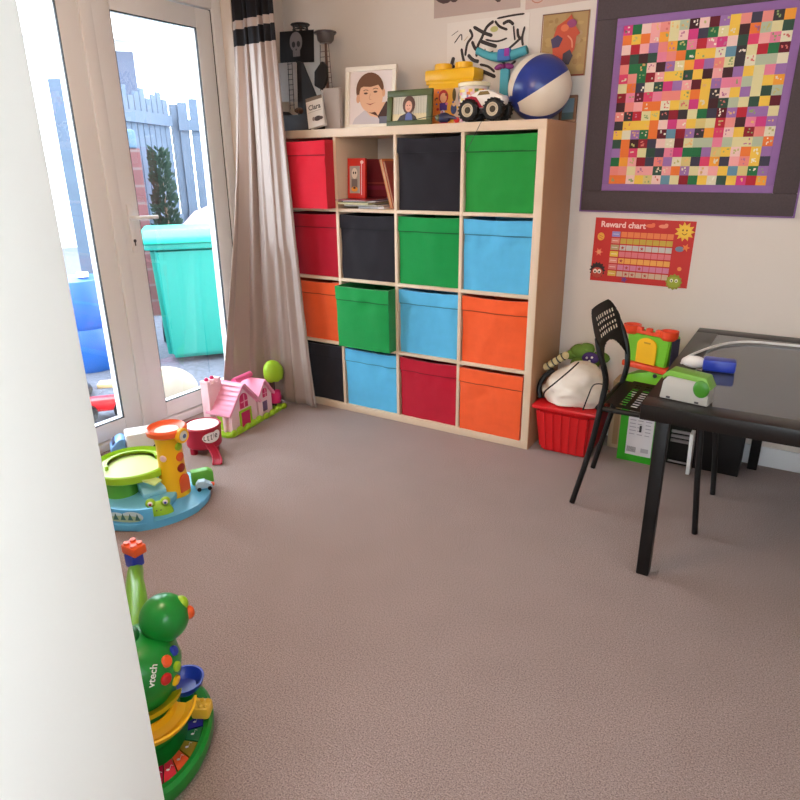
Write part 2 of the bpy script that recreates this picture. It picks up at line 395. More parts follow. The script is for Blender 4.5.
# conifer
cf = thing('conifer_shrub', 'narrow dark green conifer beside the pinkish brick pier', 'shrub', (-3.56, 1.76, -0.15))
bm = B(); cyl(bm, (0, 0, 0), (0, 0, 1.3), 0.03, 0.012, 8); obj('trunk', bm, mat('bark', (82, 62, 48), 0.9), cf)
bm = B(); rnd = random.Random(3)
for i in range(1250):
    h = rnd.uniform(0.25, 1.62); R = 0.17*(1-0.55*(h-0.25)/1.4)*math.sqrt(rnd.random()); a = rnd.uniform(0, 2*PI)
    p = Vector((R*math.cos(a), R*math.sin(a), h)); d = Vector((math.cos(a)*0.7, math.sin(a)*0.7, rnd.uniform(0.5, 1.2))).normalized()
    s = d.orthogonal().normalized(); L = rnd.uniform(0.045, 0.085); wd = L*0.22
    q = [p, p+d*L*0.5+s*wd, p+d*L, p+d*L*0.5-s*wd]
    bm.faces.new([bm.verts.new(v) for v in q])
obj('foliage', bm, mat('conifer_green', (12, 46, 32), 0.7, var=0.5, vscale=30), cf, smooth=0)
# brick pier
def brick_mat():
    m = bpy.data.materials.new('brickwork'); m.use_nodes = True; nt = m.node_tree; b = nt.nodes['Principled BSDF']; b.inputs['Roughness'].default_value = 0.9
    tc = nt.nodes.new('ShaderNodeTexCoord'); br = nt.nodes.new('ShaderNodeTexBrick')
    mp = nt.nodes.new('ShaderNodeMapping'); mp.inputs['Rotation'].default_value = (PI/2, 0, 0)
    nt.links.new(tc.outputs['Object'], mp.inputs[0]); nt.links.new(mp.outputs[0], br.inputs[0])
    br.inputs['Color1'].default_value = lin((98, 58, 60)); br.inputs['Color2'].default_value = lin((88, 54, 56)); br.inputs['Mortar'].default_value = lin((96, 80, 80))
    br.inputs['Scale'].default_value = 1.0; br.inputs['Brick Width'].default_value = 0.45; br.inputs['Row Height'].default_value = 0.16; br.inputs['Mortar Size'].default_value = 0.012
    nt.links.new(br.outputs[0], b.inputs['Base Color']); return m
bpr = thing('brick_pier', 'low pinkish brick pier with a pale cap behind the conifer', 'brick wall', (-3.29, 1.17, -0.15), math.radians(52))
bm = B(); box(bm, -0.12, 0.12, -0.07, 0.07, 0, 1.62); obj('brickwork', bm, brick_mat(), bpr)
bm = B(); box(bm, -0.14, 0.10, -0.09, 0.09, 1.62, 1.79, 0.03); obj('cap', bm, mat('pale_blue_stone', (70, 92, 112), 0.8), bpr)
# white house
hs = thing('neighbour_house', 'white rendered house with a dark window beyond the fence', 'house', (-8.75, 5.87, -0.15), math.radians(53))
bm = B(); box(bm, -5.2, 0.0, 0, 4, 0, 3.62); obj('wall', bm, mat('white_render', (240, 240, 238), 0.9), hs)
bm = B(); prism(bm, [(-0.3, 3.62), (4.3, 3.62), (2.0, 4.9)], -5.4, 0.2, Matrix(((0, 0, 1, 0), (1, 0, 0, 0), (0, 1, 0, 0), (0, 0, 0, 1)))); obj('roof', bm, mat('pale_roof_tile', (200, 196, 196), 0.9), hs)
bm = B(); box(bm, -0.66, -0.15, -0.03, 0.03, 2.70, 3.47); hw = obj('window', bm, mat('window_blue', (40, 50, 76), 0.2), hs)
bm = B(); box(bm, -0.72, -0.09, -0.05, 0.0, 2.62, 2.70); obj('window_sill', bm, M_white, hw)
# sheet heap, pale stone, playthings by the door
bm = B(); sph(bm, (0, 0, 0.55), (0.62, 0.40, 0.56), 24)
for v in bm.verts:
    v.co.z = max(0, v.co.z); v.co += v.co.normalized()*0.10*noise.noise(v.co*3.0)
    v.co.z = max(0, v.co.z)
o = obj('covered_heap', bm, mat('pale_pink_sheet', (140, 118, 126), 0.8), None, 60); o.location = (-2.35, 1.26, -0.15); o.scale = (0.55, 0.8, 1.0)
tag(o, 'heap under a pale pinkish sheet behind the green bin', 'covered heap')
bm = B(); sph(bm, (0, 0, 0.0), (0.20, 0.26, 0.24), 20)
for v in bm.verts: v.co += v.co.normalized()*0.03*noise.noise(v.co*5); v.co.z = max(v.co.z, 0)
o = obj('pale_stone', bm, mat('cream_stone', (150, 138, 122), 0.85), None, 60); o.location = (-1.06, -0.44, -0.15); o.scale = (0.8, 0.8, 0.8)
tag(o, 'pale cream boulder on the gravel at the foot of the glass door', 'stone')
o = bpy.data.objects.new('x', None); bpy.data.objects.remove(o)
bb = thing('water_butt', 'bright blue plastic barrel outside the narrow strip of door glass', 'barrel', (-2.15, -0.28, -0.15))
bm = B(); lathe(bm, [(0.0, 0.0), (0.21, 0.0), (0.235, 0.05), (0.25, 0.3), (0.235, 0.33), (0.25, 0.36), (0.25, 0.6), (0.22, 0.68), (0.0, 0.70)]); obj('body', bm, mat('barrel_blue', (20, 84, 160), 0.4), bb)
bm = B(); cyl(bm, (0.1, 0, 0.70), (0.1, 0, 0.73), 0.04); obj('cap', bm, M_white, bb)
bm = B(); torus(bm, (0, 0, 0.032), 0.19, 0.032, seg=32); o = obj('rubber_tyre', bm, M_blackp); o.location = (-1.66, -0.86, -0.15); tag(o, 'black rubber tyre lying on the gravel before the blue barrel', 'tyre')
bm = B(); box(bm, -0.3, 0.3, -0.05, 0.05, 0, 0.03, 0.004); o = obj('wooden_plank', bm, mat('sawn_pine', (214, 180, 130), 0.7, var=0.1)); o.location = (-1.42, -0.36, -0.15); o.rotation_euler = (0, 0, 0.75); tag(o, 'short pale wooden plank on the gravel outside the door', 'plank')
rd = thing('ride_on_scooter', 'red and black ride-on toy outside by the door threshold', 'toy vehicle', (-1.06, -0.90, -0.15), 0.9)
bm = B(); box(bm, -0.13, 0.13, -0.05, 0.05, 0.05, 0.13, 0.02); obj('body', bm, M_red, rd)
bm = B(); tube(bm, [(0.10, 0, 0.12), (0.12, 0, 0.24)], 0.012, 8); tube(bm, [(0.12, -0.09, 0.24), (0.12, 0.09, 0.24)], 0.014, 8); obj('handlebar', bm, M_blackp, rd)
for sx in (-0.1, 0.1):
    for sy in (-0.062, 0.062):
        bm = B(); cyl(bm, (sx, sy-0.012, 0.055), (sx, sy+0.012, 0.055), 0.055, seg=20); obj('wheel', bm, M_blackp, rd)

# ---------------------------------------------------------------- curtain
def curtain_mat(name, col, trans=0.25):
    m = bpy.data.materials.new(name); m.use_nodes = True; nt = m.node_tree; b = nt.nodes['Principled BSDF']
    b.inputs['Base Color'].default_value = lin(col); b.inputs['Roughness'].default_value = 0.38; b.inputs['Sheen Weight'].default_value = 0.4
    b.inputs['Metallic'].default_value = 0.15; b.inputs['Specular IOR Level'].default_value = 0.6
    t = nt.nodes.new('ShaderNodeBsdfTranslucent'); t.inputs[0].default_value = lin(col)
    mx = nt.nodes.new('ShaderNodeMixShader'); mx.inputs[0].default_value = trans
    nt.links.new(b.outputs[0], mx.inputs[1]); nt.links.new(t.outputs[0], mx.inputs[2]); nt.links.new(mx.outputs[0], nt.nodes['Material Output'].inputs[0])
    tc = nt.nodes.new('ShaderNodeTexCoord'); n = nt.nodes.new('ShaderNodeTexNoise'); n.inputs['Scale'].default_value = 500
    mp = nt.nodes.new('ShaderNodeMapping'); mp.inputs['Scale'].default_value = (1, 1, 0.1)
    nt.links.new(tc.outputs['Object'], mp.inputs[0]); nt.links.new(mp.outputs[0], n.inputs['Vector'])
    bp = nt.nodes.new('ShaderNodeBump'); bp.inputs['Strength'].default_value = 0.12; bp.inputs['Distance'].default_value = 0.002
    nt.links.new(n.outputs['Fac'], bp.inputs['Height']); nt.links.new(bp.outputs[0], b.inputs['Normal']); return m
M_cur = curtain_mat('taupe_satin', (178, 158, 148)); M_curb = mat('black_band_cloth', (20, 18, 22), 0.75, spec=0.25)
cur = thing('curtain', 'floor-length taupe satin curtain with black bands gathered beside the door', 'curtain', (0, 0, 0))
bm = B(); NS, NZ = 110, 60
ZT = 2.22
def cur_pt(s, t):        # s 0..1 from the door side to the shelf side, t 0 top .. 1 bottom
    z = ZT-(ZT-0.02)*t
    e = t**1.25
    ax = -0.150-0.025*e; ay = -0.455-0.30*e**1.3+0.02*math.sin(t*5)
    bx = 0.142+0.118*e**1.5; by = -0.485+0.02*e
    # bulge of the line towards the room
    x = ax+(bx-ax)*s; y = ay+(by-ay)*s
    x -= 0.19*e*math.sin(PI*s)*(1-s); y += 0.17*e*math.sin(PI*s)*(1-0.3*s)
    amp = 0.030*(0.85+0.5*e)*math.sin(PI*min(1, max(0, 0.06+0.88*s)))**0.4
    ph = 2*PI*(3.5*s+0.14*math.sin(2.2*t+5*s))+0.6
    d = amp*(math.sin(ph)+0.25*math.sin(2.3*ph+1+2*t))
    n = Vector((ay-by, bx-ax)).normalized(); n = Vector((n.x, n.y)) if n.x > 0 else -n
    x += 0.35*d+0.05*math.sin(PI*s)*0.5*(1-e); y -= (0.9*abs(d)+0.015*math.sin(PI*s))*(1-0.35*e)
    if x > -0.04: y = min(y, -0.478 if z > 0.9 else -0.425-0.053*max(0, z-0.5)/0.4)
    return (x, y, z)
grid = [[bm.verts.new(cur_pt(i/NS, j/NZ)) for i in range(NS+1)] for j in range(NZ+1)]
zs = []
for j in range(NZ):
    zm = (grid[j][0].co.z+grid[j+1][0].co.z)/2
    for i in range(NS):
        f = bm.faces.new((grid[j][i], grid[j][i+1], grid[j+1][i+1], grid[j+1][i]))
        f.material_index = 1 if (zm > 1.965 or 1.838 < zm < 1.912) else 0
ob = obj('cloth', bm, [M_cur, M_curb], cur, 180)
sol = ob.modifiers.new('thickness', 'SOLIDIFY'); sol.thickness = 0.003
bm = B(); tube(bm, [(-0.13, -2.15, 2.24), (-0.13, -0.04, 2.24)], 0.013, 10); o = obj('curtain_pole', bm, M_chrome); tag(o, 'thin metal pole carrying the satin curtain above the doors', 'curtain pole')
for yy in (-2.08, -0.10):
    bm = B(); box(bm, XL-0.13+0.13, -0.12, yy-0.01, yy+0.01, 2.20, 2.226); obj('bracket', bm, M_chrome, o)

# ---------------------------------------------------------------- cube shelf
T = 0.038; D = 0.38; S = 1.464; OP = 0.335; DV = 0.016
cells = [T+i*(OP+DV) for i in range(4)]
sh = thing('cube_shelf', 'pale birch sixteen-cube shelf unit against the back wall filled with fabric boxes', 'shelf unit', (0, 0, 0))
bm = B(); box(bm, 0, S-0.003, -D, -0.004, S-T, S, 0.0015); obj('top_board', bm, M_birch, sh)
bm = B(); box(bm, 0, S-0.003, -D, -0.004, 0, T, 0.0015); obj('bottom_board', bm, M_birch, sh)
for x in (0, S-T):
    bm = B(); box(bm, x, x+T-(0.003 if x > 0 else 0), -D, -0.004, T, S-T, 0.0008); obj('side_panel', bm, M_birch, sh)
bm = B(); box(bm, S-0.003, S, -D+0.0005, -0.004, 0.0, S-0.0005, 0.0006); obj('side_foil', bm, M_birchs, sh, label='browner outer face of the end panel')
for i in range(3):
    x = cells[i]+OP
    bm = B(); box(bm, x, x+DV, -D+0.002, -0.004, T, S-T, 0.001); obj('upright_divider', bm, M_birch, sh)
    for j in range(4):
        z = cells[i]+OP
        bm = B(); box(bm, cells[j], cells[j]+OP, -D+0.002, -0.004, z, z+DV, 0.001); obj('shelf_board', bm, M_birch, sh)

FAB = {'red': (205, 22, 45), 'crimson': (176, 14, 42), 'black': (30, 27, 34), 'green': (16, 140, 66), 'blue': (88, 178, 222), 'orange': (236, 92, 44), 'green2': (34, 140, 56)}
def fabric(c): return mat('fabric_'+c, FAB[c], 0.85, var=0.08, vscale=25, bump=0.25, bscale=500, sheen=0.2, spec=0.2)
def wr(x, z, seed, a):
    return a*(noise.noise(Vector((x*7, z*9, seed*3.7)))+0.6*noise.noise(Vector((x*16, z*24, seed*5.1))))
def fabric_box(ci, ri, col, seed, label, pull=0.0, twist=0.0, dz=0.0):
    W, Hh, Dp = 0.324, 0.321, 0.36
    z0 = T+(3-ri)*(OP+DV)+0.0008; x0 = cells[ci]+OP/2
    yf = -D+0.009-pull
    t = thing('fabric_box', label, 'storage box', (x0+(0.004 if pull > 0.05 else 0), yf, z0+dz), twist, 'fabric boxes in the cube shelf')
    m = fabric(col); N = 14
    def shell(bm, za, zb, off, nz, inner=False):
        g = []
        for j in range(nz+1):
            row = []
            for i in range(N+1):
                u = i/N*2-1; z = za+(zb-za)*j/nz
                bulge = 0.006*(1-u*u)*(1-abs(2*z/Hh-1)**2)
                sag = -(0.003+0.004*((seed*7) % 3)/2)*(1-u*u) if (j == nz and zb > Hh-0.001) else 0
                wa = 0.0045 + 0.010*max(0, 1-abs(z/Hh-0.74)/0.16)
                row.append(bm.verts.new((u*(W/2+off*0.4)*(1-0.012*(1-z/Hh)), -bulge-off-wr(u*0.3+ci, z+ri, seed, wa)+0.004, z+sag)))
            g.append(row)
        for j in range(nz):
            for i in range(N): bm.faces.new((g[j][i], g[j][i+1], g[j+1][i+1], g[j+1][i]))
        return g
    bm = B(); g = shell(bm, 0, Hh, 0.0, 14)
    # sides, base, back with an open top
    bl = bm.verts.new((-W/2*0.988, Dp, 0)); br = bm.verts.new((W/2*0.988, Dp, 0)); tl = bm.verts.new((-W/2, Dp, Hh)); tr = bm.verts.new((W/2, Dp, Hh))
    bm.faces.new([r[0] for r in g]+[tl, bl]); bm.faces.new([r[-1] for r in g][::-1]+[br, tr])
    bm.faces.new((bl, br, tr, tl)); bm.faces.new(list(g[0])[::-1]+[bl, br])
    gi = [bm.verts.new((v.co.x*0.975, v.co.y+0.006, v.co.z)) for v in g[-1]]
    il = bm.verts.new((-W/2*0.975, Dp-0.006, Hh)); ir = bm.verts.new((W/2*0.975, Dp-0.006, Hh))
    for i in range(N): bm.faces.new((g[-1][i], g[-1][i+1], gi[i+1], gi[i]))
    bm.faces.new((g[-1][0], gi[0], il, tl)); bm.faces.new((gi[-1], g[-1][-1], tr, ir)); bm.faces.new((tl, il, ir, tr))
    fl = [bm.verts.new((v.co.x, v.co.y, 0.2)) for v in gi]; fbl = bm.verts.new((il.co.x, il.co.y, 0.2)); fbr = bm.verts.new((ir.co.x, ir.co.y, 0.2))
    for i in range(N): bm.faces.new((gi[i], gi[i+1], fl[i+1], fl[i]))
    bm.faces.new((gi[0], fl[0], fbl, il)); bm.faces.new((fl[-1], gi[-1], ir, fbr)); bm.faces.new((il, fbl, fbr, ir)); bm.faces.new(fl+[fbr, fbl])
    obj('body', bm, m, t, 40)
    bm = B(); g = shell(bm, Hh-0.066, Hh, 0.0060, 5)
    bk_ = [bm.verts.new((v.co.x, v.co.y+0.0068, v.co.z)) for v in g[0]]
    for i in range(N): bm.faces.new((g[0][i+1], g[0][i], bk_[i], bk_[i+1]))
    bt = [bm.verts.new((v.co.x, v.co.y+0.0068, v.co.z)) for v in g[-1]]
    for i in range(N): bm.faces.new((g[-1][i], g[-1][i+1], bt[i+1], bt[i]))
    obj('top_band', bm, m, t, 40)
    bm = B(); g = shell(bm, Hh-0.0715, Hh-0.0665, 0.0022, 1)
    obj('hem_seam_shade', bm, mat('seam_shade_'+col, tuple(int(c*0.68) for c in FAB[col]), 0.9), t, 40)  # seam line in darkened fabric colour, stands in for shade under the band
    return t
boxes = [
 (0, 0, 'red', 'bright red fabric box pulled forward in the top row next to the curtain', 0.075, 0),
 (2, 0, 'black', 'black fabric box in the top row beside the open compartment of magazines', 0.0, 0),
 (3, 0, 'green2', 'green fabric box in the top corner compartment under the beach ball', 0.0, 0),
 (0, 1, 'crimson', 'dark red fabric box directly under the pulled-forward red box', 0.0, 0),
 (1, 1, 'black', 'black fabric box directly under the open compartment of magazines', 0.0, 0),
 (2, 1, 'green', 'green fabric box between a black box and a blue box in the second row', 0.0, 0),
 (3, 1, 'blue', 'light blue fabric box in the second row under the corner green box', 0.0, 0.01),
 (0, 2, 'orange', 'orange fabric box partly hidden by the curtain in the third row', 0.0, 0),
 (1, 2, 'green', 'green fabric box sticking far out of the third row', 0.072, 0.0),
 (2, 2, 'blue', 'light blue fabric box in the third row beside an orange box', 0.0, 0),
 (3, 2, 'orange', 'upper of the two orange fabric boxes stacked at the open end of the shelf', 0.0, 0),
 (0, 3, 'black', 'black fabric box in the bottom row at the foot of the curtain', 0.0, 0),
 (1, 3, 'blue', 'light blue fabric box in the bottom row under the jutting green box', 0.0, 0),
 (2, 3, 'crimson', 'dark red fabric box in the bottom row beside the tilted orange box', 0.0, 0),
 (3, 3, 'orange', 'orange fabric box slightly askew in the bottom row next to the red tub', 0.012, -0.012),
]
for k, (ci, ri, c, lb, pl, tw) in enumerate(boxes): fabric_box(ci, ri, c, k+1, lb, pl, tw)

# contents of the open compartment (second of the top row)
cx0, cx1, cz = cells[1], cells[1]+OP, T+3*(OP+DV)+0.0008
def magazine(loc, rot, size, cover, label, edge=(225, 220, 212), draw=None, name='magazine'):
    t = thing(name, label, 'magazine' if name == 'magazine' else 'book', loc, rot, 'magazines and books in the open compartment')
    w_, d_, h_ = size
    bm = B(); box(bm, -w_/2, w_/2, -d_/2, d_/2, 0.0012, h_-0.0012); obj('pages', bm, mat('paper_edge_%d' % edge[0], edge, 0.8), t)
    bm = B(); box(bm, -w_/2-0.002, w_/2+0.002, -d_/2-0.002, d_/2+0.002, 0, 0.0012); box(bm, -w_/2-0.002, w_/2+0.002, -d_/2-0.002, d_/2+0.002, h_-0.0012, h_); box(bm, -w_/2-0.003, -w_/2-0.001, -d_/2-0.002, d_/2+0.002, 0, h_)
    obj('cover', bm, mat('cover_%d_%d_%d' % cover, cover, 0.4), t)
    if draw:
        a = Art(w_*0.86, d_*0.86, draw[0], 0.0004); draw[1](a); a.build('cover_print', t, Matrix.Translation((0, -d_*0.43, h_)))
    return t
xm = (cx0+cx1)/2
zb = cz
magazine((xm+0.010, -0.215, zb), 0.02, (0.15, 0.26, 0.010), (205, 205, 215), 'pale grey magazine flat at the bottom of the magazine pile', (232, 232, 236)); 
magazine((xm-0.045, -0.235, zb+0.0105), (0, 0, 0.06), (0.19, 0.27, 0.010), (120, 116, 110), 'dark grey magazine second from the bottom of the pile')
magazine((xm-0.055, -0.262, zb+0.021), (0, 0.0, -0.06), (0.19, 0.27, 0.009), (190, 180, 100), 'olive yellow magazine in the middle of the pile', (205, 195, 160))
magazine((xm-0.045, -0.245, zb+0.031), (0, 0.0, 0.05), (0.19, 0.27, 0.008), (40, 60, 110), 'navy blue magazine near the top of the pile')
magazine((xm-0.060, -0.275, zb+0.0395), (0, 0.0, -0.09), (0.18, 0.27, 0.004), (150, 40, 60), 'thin red-edged magazine topmost of the pile', (230, 225, 222))
def robot(a):
    a.rect(-0.05, 0.0, 0.03, 0.15, (190, 180, 175)); a.ell(-0.028, 0.12, 0.018, 0.022, (225, 215, 200)); a.rect(-0.045, -0.012, 0.05, 0.09, (150, 120, 110))
    a.line([(0.012, 0.02), (0.012, 0.19)], 0.007, (235, 215, 225), 0); a.ell(-0.03, 0.05, 0.02, 0.012, (235, 160, 60)); a.ell(-0.036, 0.122, 0.005, 0.006, (40, 30, 30)); a.ell(-0.02, 0.122, 0.005, 0.006, (40, 30, 30))
    a.rect(0.025, 0.075, 0.03, 0.17, (110, 20, 30)); a.text('ROBOT', -0.06, 0.185, 0.03, (240, 200, 120), 0.01)
bkt = thing('annual_book', 'red hardback with a grey figure on its cover, standing in the open compartment', 'book', (0.448, -0.292, zb+0.0445), (-0.05, 0, 0), 'magazines and books in the open compartment')
bm = B(); box(bm, -0.054, 0.054, -0.008, 0.008, 0.0, 0.192, 0.001); obj('cover', bm, mat('red_book', (206, 40, 26), 0.4), bkt)
a = Art(0.1, 0.182, (206, 42, 28), 0.0004)
a.rect(-0.04, 0.024, 0.02, 0.15, (170, 160, 150)); a.ell(-0.01, 0.115, 0.018, 0.026, (222, 210, 196)); a.rect(-0.028, 0.008, 0.045, 0.088, (120, 108, 105)); a.ell(-0.016, 0.118, 0.004, 0.006, (40, 30, 30)); a.ell(-0.003, 0.118, 0.004, 0.006, (40, 30, 30)); a.ell(-0.010, 0.040, 0.020, 0.012, (236, 160, 60)); a.ell(-0.010, 0.046, 0.008, 0.005, (60, 40, 40))
a.line([(0.034, 0.012), (0.034, 0.168)], 0.007, (236, 218, 226), 0); a.ell(0.036, 0.168, 0.010, 0.008, (236, 200, 190))
a.build('cover_print', bkt, Matrix.Translation((0, -0.008, 0.005)) @ RX90)
mb = thing('maroon_book', 'dark maroon hardback standing behind the red one in the open compartment', 'book', (0.492, -0.165, zb+0.0445), (-0.05, 0, 0), 'magazines and books in the open compartment')
bm = B(); box(bm, -0.080, 0.080, -0.010, 0.010, 0.0, 0.188, 0.001); obj('cover', bm, mat('maroon_book', (110, 22, 34), 0.45), mb)
a = Art(0.15, 0.17, (112, 22, 34), 0.0004); a.rect(-0.06, 0.06, 0.06, 0.066, (160, 70, 60)); a.rect(-0.06, 0.06, 0.03, 0.05, (130, 30, 60)); a.build('cover_print', mb, Matrix.Translation((0, -0.010, 0.008)) @ RX90)
for k, (c, x, hgt, th, lb) in enumerate([((208, 120, 60), 0.130, 0.235, 0.012, 'orange brown hardback leaning against the upright of the open compartment'), ((150, 60, 50), 0.146, 0.225, 0.008, 'thin dark red hardback leaning behind the orange brown one'), ((40, 110, 60), 0.098, 0.235, 0.006, 'thin green book leaning in the open compartment beside the red one')]):
    t = thing('leaning_book', lb, 'book', (xm+x, -0.262 if k < 2 else -0.07, zb+0.003), (0, -0.26 if k < 2 else -0.2, 0), 'magazines and books in the open compartment')
    bm = B(); box(bm, -th/2+0.001, th/2-0.001, -0.078 if k < 2 else -0.028, 0.078 if k < 2 else 0.028, 0.004, hgt-0.004); obj('pages', bm, mat('paper_tan', (190, 150, 112), 0.8), t)
    bm = B()
    for sx in (-1, 1): box(bm, sx*th/2-0.001, sx*th/2+0.001, -0.08 if k < 2 else -0.03, 0.08 if k < 2 else 0.03, 0.0, hgt)
    obj('cover', bm, mat('cover_%d_%d_%d' % c, c, 0.4), t)

# ---------------------------------------------------------------- things on top of the shelf
ZS = S+0.0006
# pirate ship
M_sail = mat('black_sail', (30, 27, 29), 0.6); M_hull = mat('ship_hull', (46, 42, 46), 0.6); M_brown = mat('ship_brown', (92, 62, 48), 0.6)
ps = thing('toy_pirate_ship', 'black toy pirate ship with a skull sail on top of the shelf', 'toy ship', (0.055, -0.20, ZS))
bm = B(); prism(bm, [(-0.115, 0.0), (0.15, 0.0), (0.20, 0.09), (0.13, 0.075), (-0.09, 0.075), (-0.14, 0.11)], -0.045, 0.045, RX90, 0.008); obj('hull', bm, M_hull, ps)
bm = B(); cyl(bm, (0.0, 0.01, 0.07), (0.0, 0.01, 0.50), 0.009, 0.006); cyl(bm, (0.165, 0, 0.075), (0.165, 0, 0.41), 0.009, 0.006); obj('masts', bm, M_brown, ps)
bm = B(); lathe(bm, [(0.0, 0.0), (0.045, 0.0), (0.05, 0.005), (0.045, 0.01), (0.0, 0.01)], Matrix.Translation((0.0, 0.01, 0.500)), 20)
for k in range(6): cyl(bm, (0.038*math.cos(k*PI/3), 0.01+0.038*math.sin(k*PI/3), 0.482), (0.038*math.cos(k*PI/3), 0.01+0.038*math.sin(k*PI/3), 0.502), 0.003, seg=6)
torus(bm, (0.0, 0.01, 0.482), 0.038, 0.004, seg=16, seg2=6); obj('lookout_platform', bm, M_sail, ps)
bm = B(); lathe(bm, [(0.0, 0.0), (0.028, 0.0), (0.04, 0.012), (0.046, 0.045), (0.042, 0.045), (0.036, 0.014), (0.0, 0.008)], Matrix.Translation((0.165, 0, 0.405)), 20)
torus(bm, (0.165, 0, 0.452), 0.052, 0.006, seg=20, seg2=6); obj('crow_nest', bm, mat('silver_black', (96, 90, 90), 0.35, metal=0.4), ps)
def sail(name, pts, y, m, bulge=0.02, n=8):
    bm = B(); (x00, z00), (x10, z10), (x11, z11), (x01, z01) = pts; g = []
    for j in range(n+1):
        r = []
        for i in range(n+1):
            u, v = i/n, j/n
            x = (1-v)*((1-u)*x00+u*x10)+v*((1-u)*x01+u*x11); z = (1-v)*((1-u)*z00+u*z10)+v*((1-u)*z01+u*z11)
            r.append(bm.verts.new((x, y-bulge*math.sin(PI*u)*math.sin(PI*(0.15+0.8*v)), z)))
        g.append(r)
    for j in range(n):
        for i in range(n): bm.faces.new((g[j][i], g[j][i+1], g[j+1][i+1], g[j+1][i]))
    bmesh.ops.solidify(bm, geom=list(bm.faces), thickness=0.003)
    return obj(name, bm, m, ps, 60)
ms = sail('main_sail', [(-0.130, 0.335), (0.098, 0.325), (0.106, 0.470), (-0.118, 0.482)], -0.015, M_sail, 0.016)
a = Art(0.001, 0.001, (40, 36, 38), 0.0003)
G_ = (112, 104, 104)
a.ell(0.0, 0.075, 0.036, 0.04, G_); a.rect(-0.020, 0.020, 0.018, 0.05, G_); a.ell(-0.014, 0.066, 0.010, 0.012, (30, 26, 28)); a.ell(0.014, 0.066, 0.010, 0.012, (30, 26, 28)); a.poly([(-0.005, 0.042), (0.005, 0.042), (0, 0.052)], (30, 26, 28))
for k in range(3): a.line([(-0.010+0.010*k, 0.020), (-0.010+0.010*k, 0.034)], 0.002, (40, 36, 38), 0)
a.build('skull_emblem', ms, Matrix.Translation((0.005, -0.0375, 0.335)) @ RX90 @ Matrix.Diagonal((1.15, 1.15, 1, 1)))
lsm = sail('lower_sail', [(-0.132, 0.15), (0.0, 0.145), (0.004, 0.330), (-0.130, 0.334)], -0.045, mat('grey_sail', (200, 192, 188), 0.7), 0.004)
bm = B()
for sx in (-0.045, -0.018): tube(bm, [(sx, -0.056, 0.11), (sx+0.004, -0.056, 0.33)], 0.0016, 6)
for k in range(9): tube(bm, [(-0.046, -0.056, 0.13+k*0.024), (-0.013, -0.056, 0.13+k*0.024)], 0.0014, 6)
obj('rope_ladder', bm, M_sail, ps)
bm = B(); prism(bm, [(-0.006, 0.34), (0.035, 0.325), (0.17, 0.05), (-0.02, 0.05)], -0.002, 0.002, Matrix.Translation((0.0, -0.025, 0)) @ RX90); obj('stay_sail', bm, M_sail, ps)
bm = B(); prism(bm, [(0.10, 0.215), (0.105, 0.28), (0.155, 0.325), (0.185, 0.30), (0.18, 0.235), (0.15, 0.19)], -0.010, 0.010, Matrix.Translation((0, -0.02, 0)) @ RX90, 0.006); obj('furled_sail', bm, M_sail, ps)
bm = B()
for sx in (-0.026, 0.026): tube(bm, [(0.165+sx*1.5, -0.012, 0.19), (0.165+sx, -0.012, 0.40)], 0.0016, 6)
for k in range(8): tube(bm, [(0.165-0.038+0.0015*k, -0.012, 0.20+k*0.024), (0.165+0.038-0.0015*k, -0.012, 0.20+k*0.024)], 0.0014, 6)
obj('rigging', bm, M_brown, ps)
bm = B(); cyl(bm, (0.02, -0.05, 0.10), (0.02, -0.078, 0.10), 0.016, 0.013, 12); cyl(bm, (0.02, -0.078, 0.10), (0.02, -0.09, 0.10), 0.009, 0.009, 12); obj('cannon', bm, M_brown, ps)
# dark figure-like ornament and leaning card in front of the ship
cd = thing('greeting_card', 'white greeting card with black lettering leaning in front of the pirate ship', 'card', (0.252, -0.345, ZS+0.014), (-0.18, -0.19, 0.10))
a = Art(0.098, 0.145, (226, 218, 210), 0.0012); a.rect(-0.049, 0.049, 0.128, 0.145, (120, 104, 92)); a.text('Clara', -0.038, 0.085, 0.034, (70, 60, 58), 0.02)
a.line([(-0.04, 0.074), (0.04, 0.076)], 0.003, (120, 110, 106), 0); a.ell(0.012, 0.038, 0.022, 0.012, (66, 50, 46)); a.ell(0.032, 0.036, 0.012, 0.008, (80, 62, 54)); a.ell(-0.012, 0.040, 0.008, 0.010, (140, 120, 110))
a.build('card_front', cd)
a = Art(0.098, 0.145, (222, 214, 206), 0.0012); a.build('card_back', cd, Matrix.Translation((0, 0.022, 0)) @ Matrix.Rotation(0.14, 4, 'X') @ RX90)
bm = B(); box(bm, -0.046, 0.046, -0.014, 0.014, 0, 0.192, 0.003); o = obj('grey_box_file', bm, mat('grey_card', (178, 168, 162), 0.8, var=0.03)); o.location = (0.304, -0.272, ZS); o.rotation_euler = (0, 0, 0.08); tag(o, 'plain grey upright box between the pirate ship and the white frame', 'box')

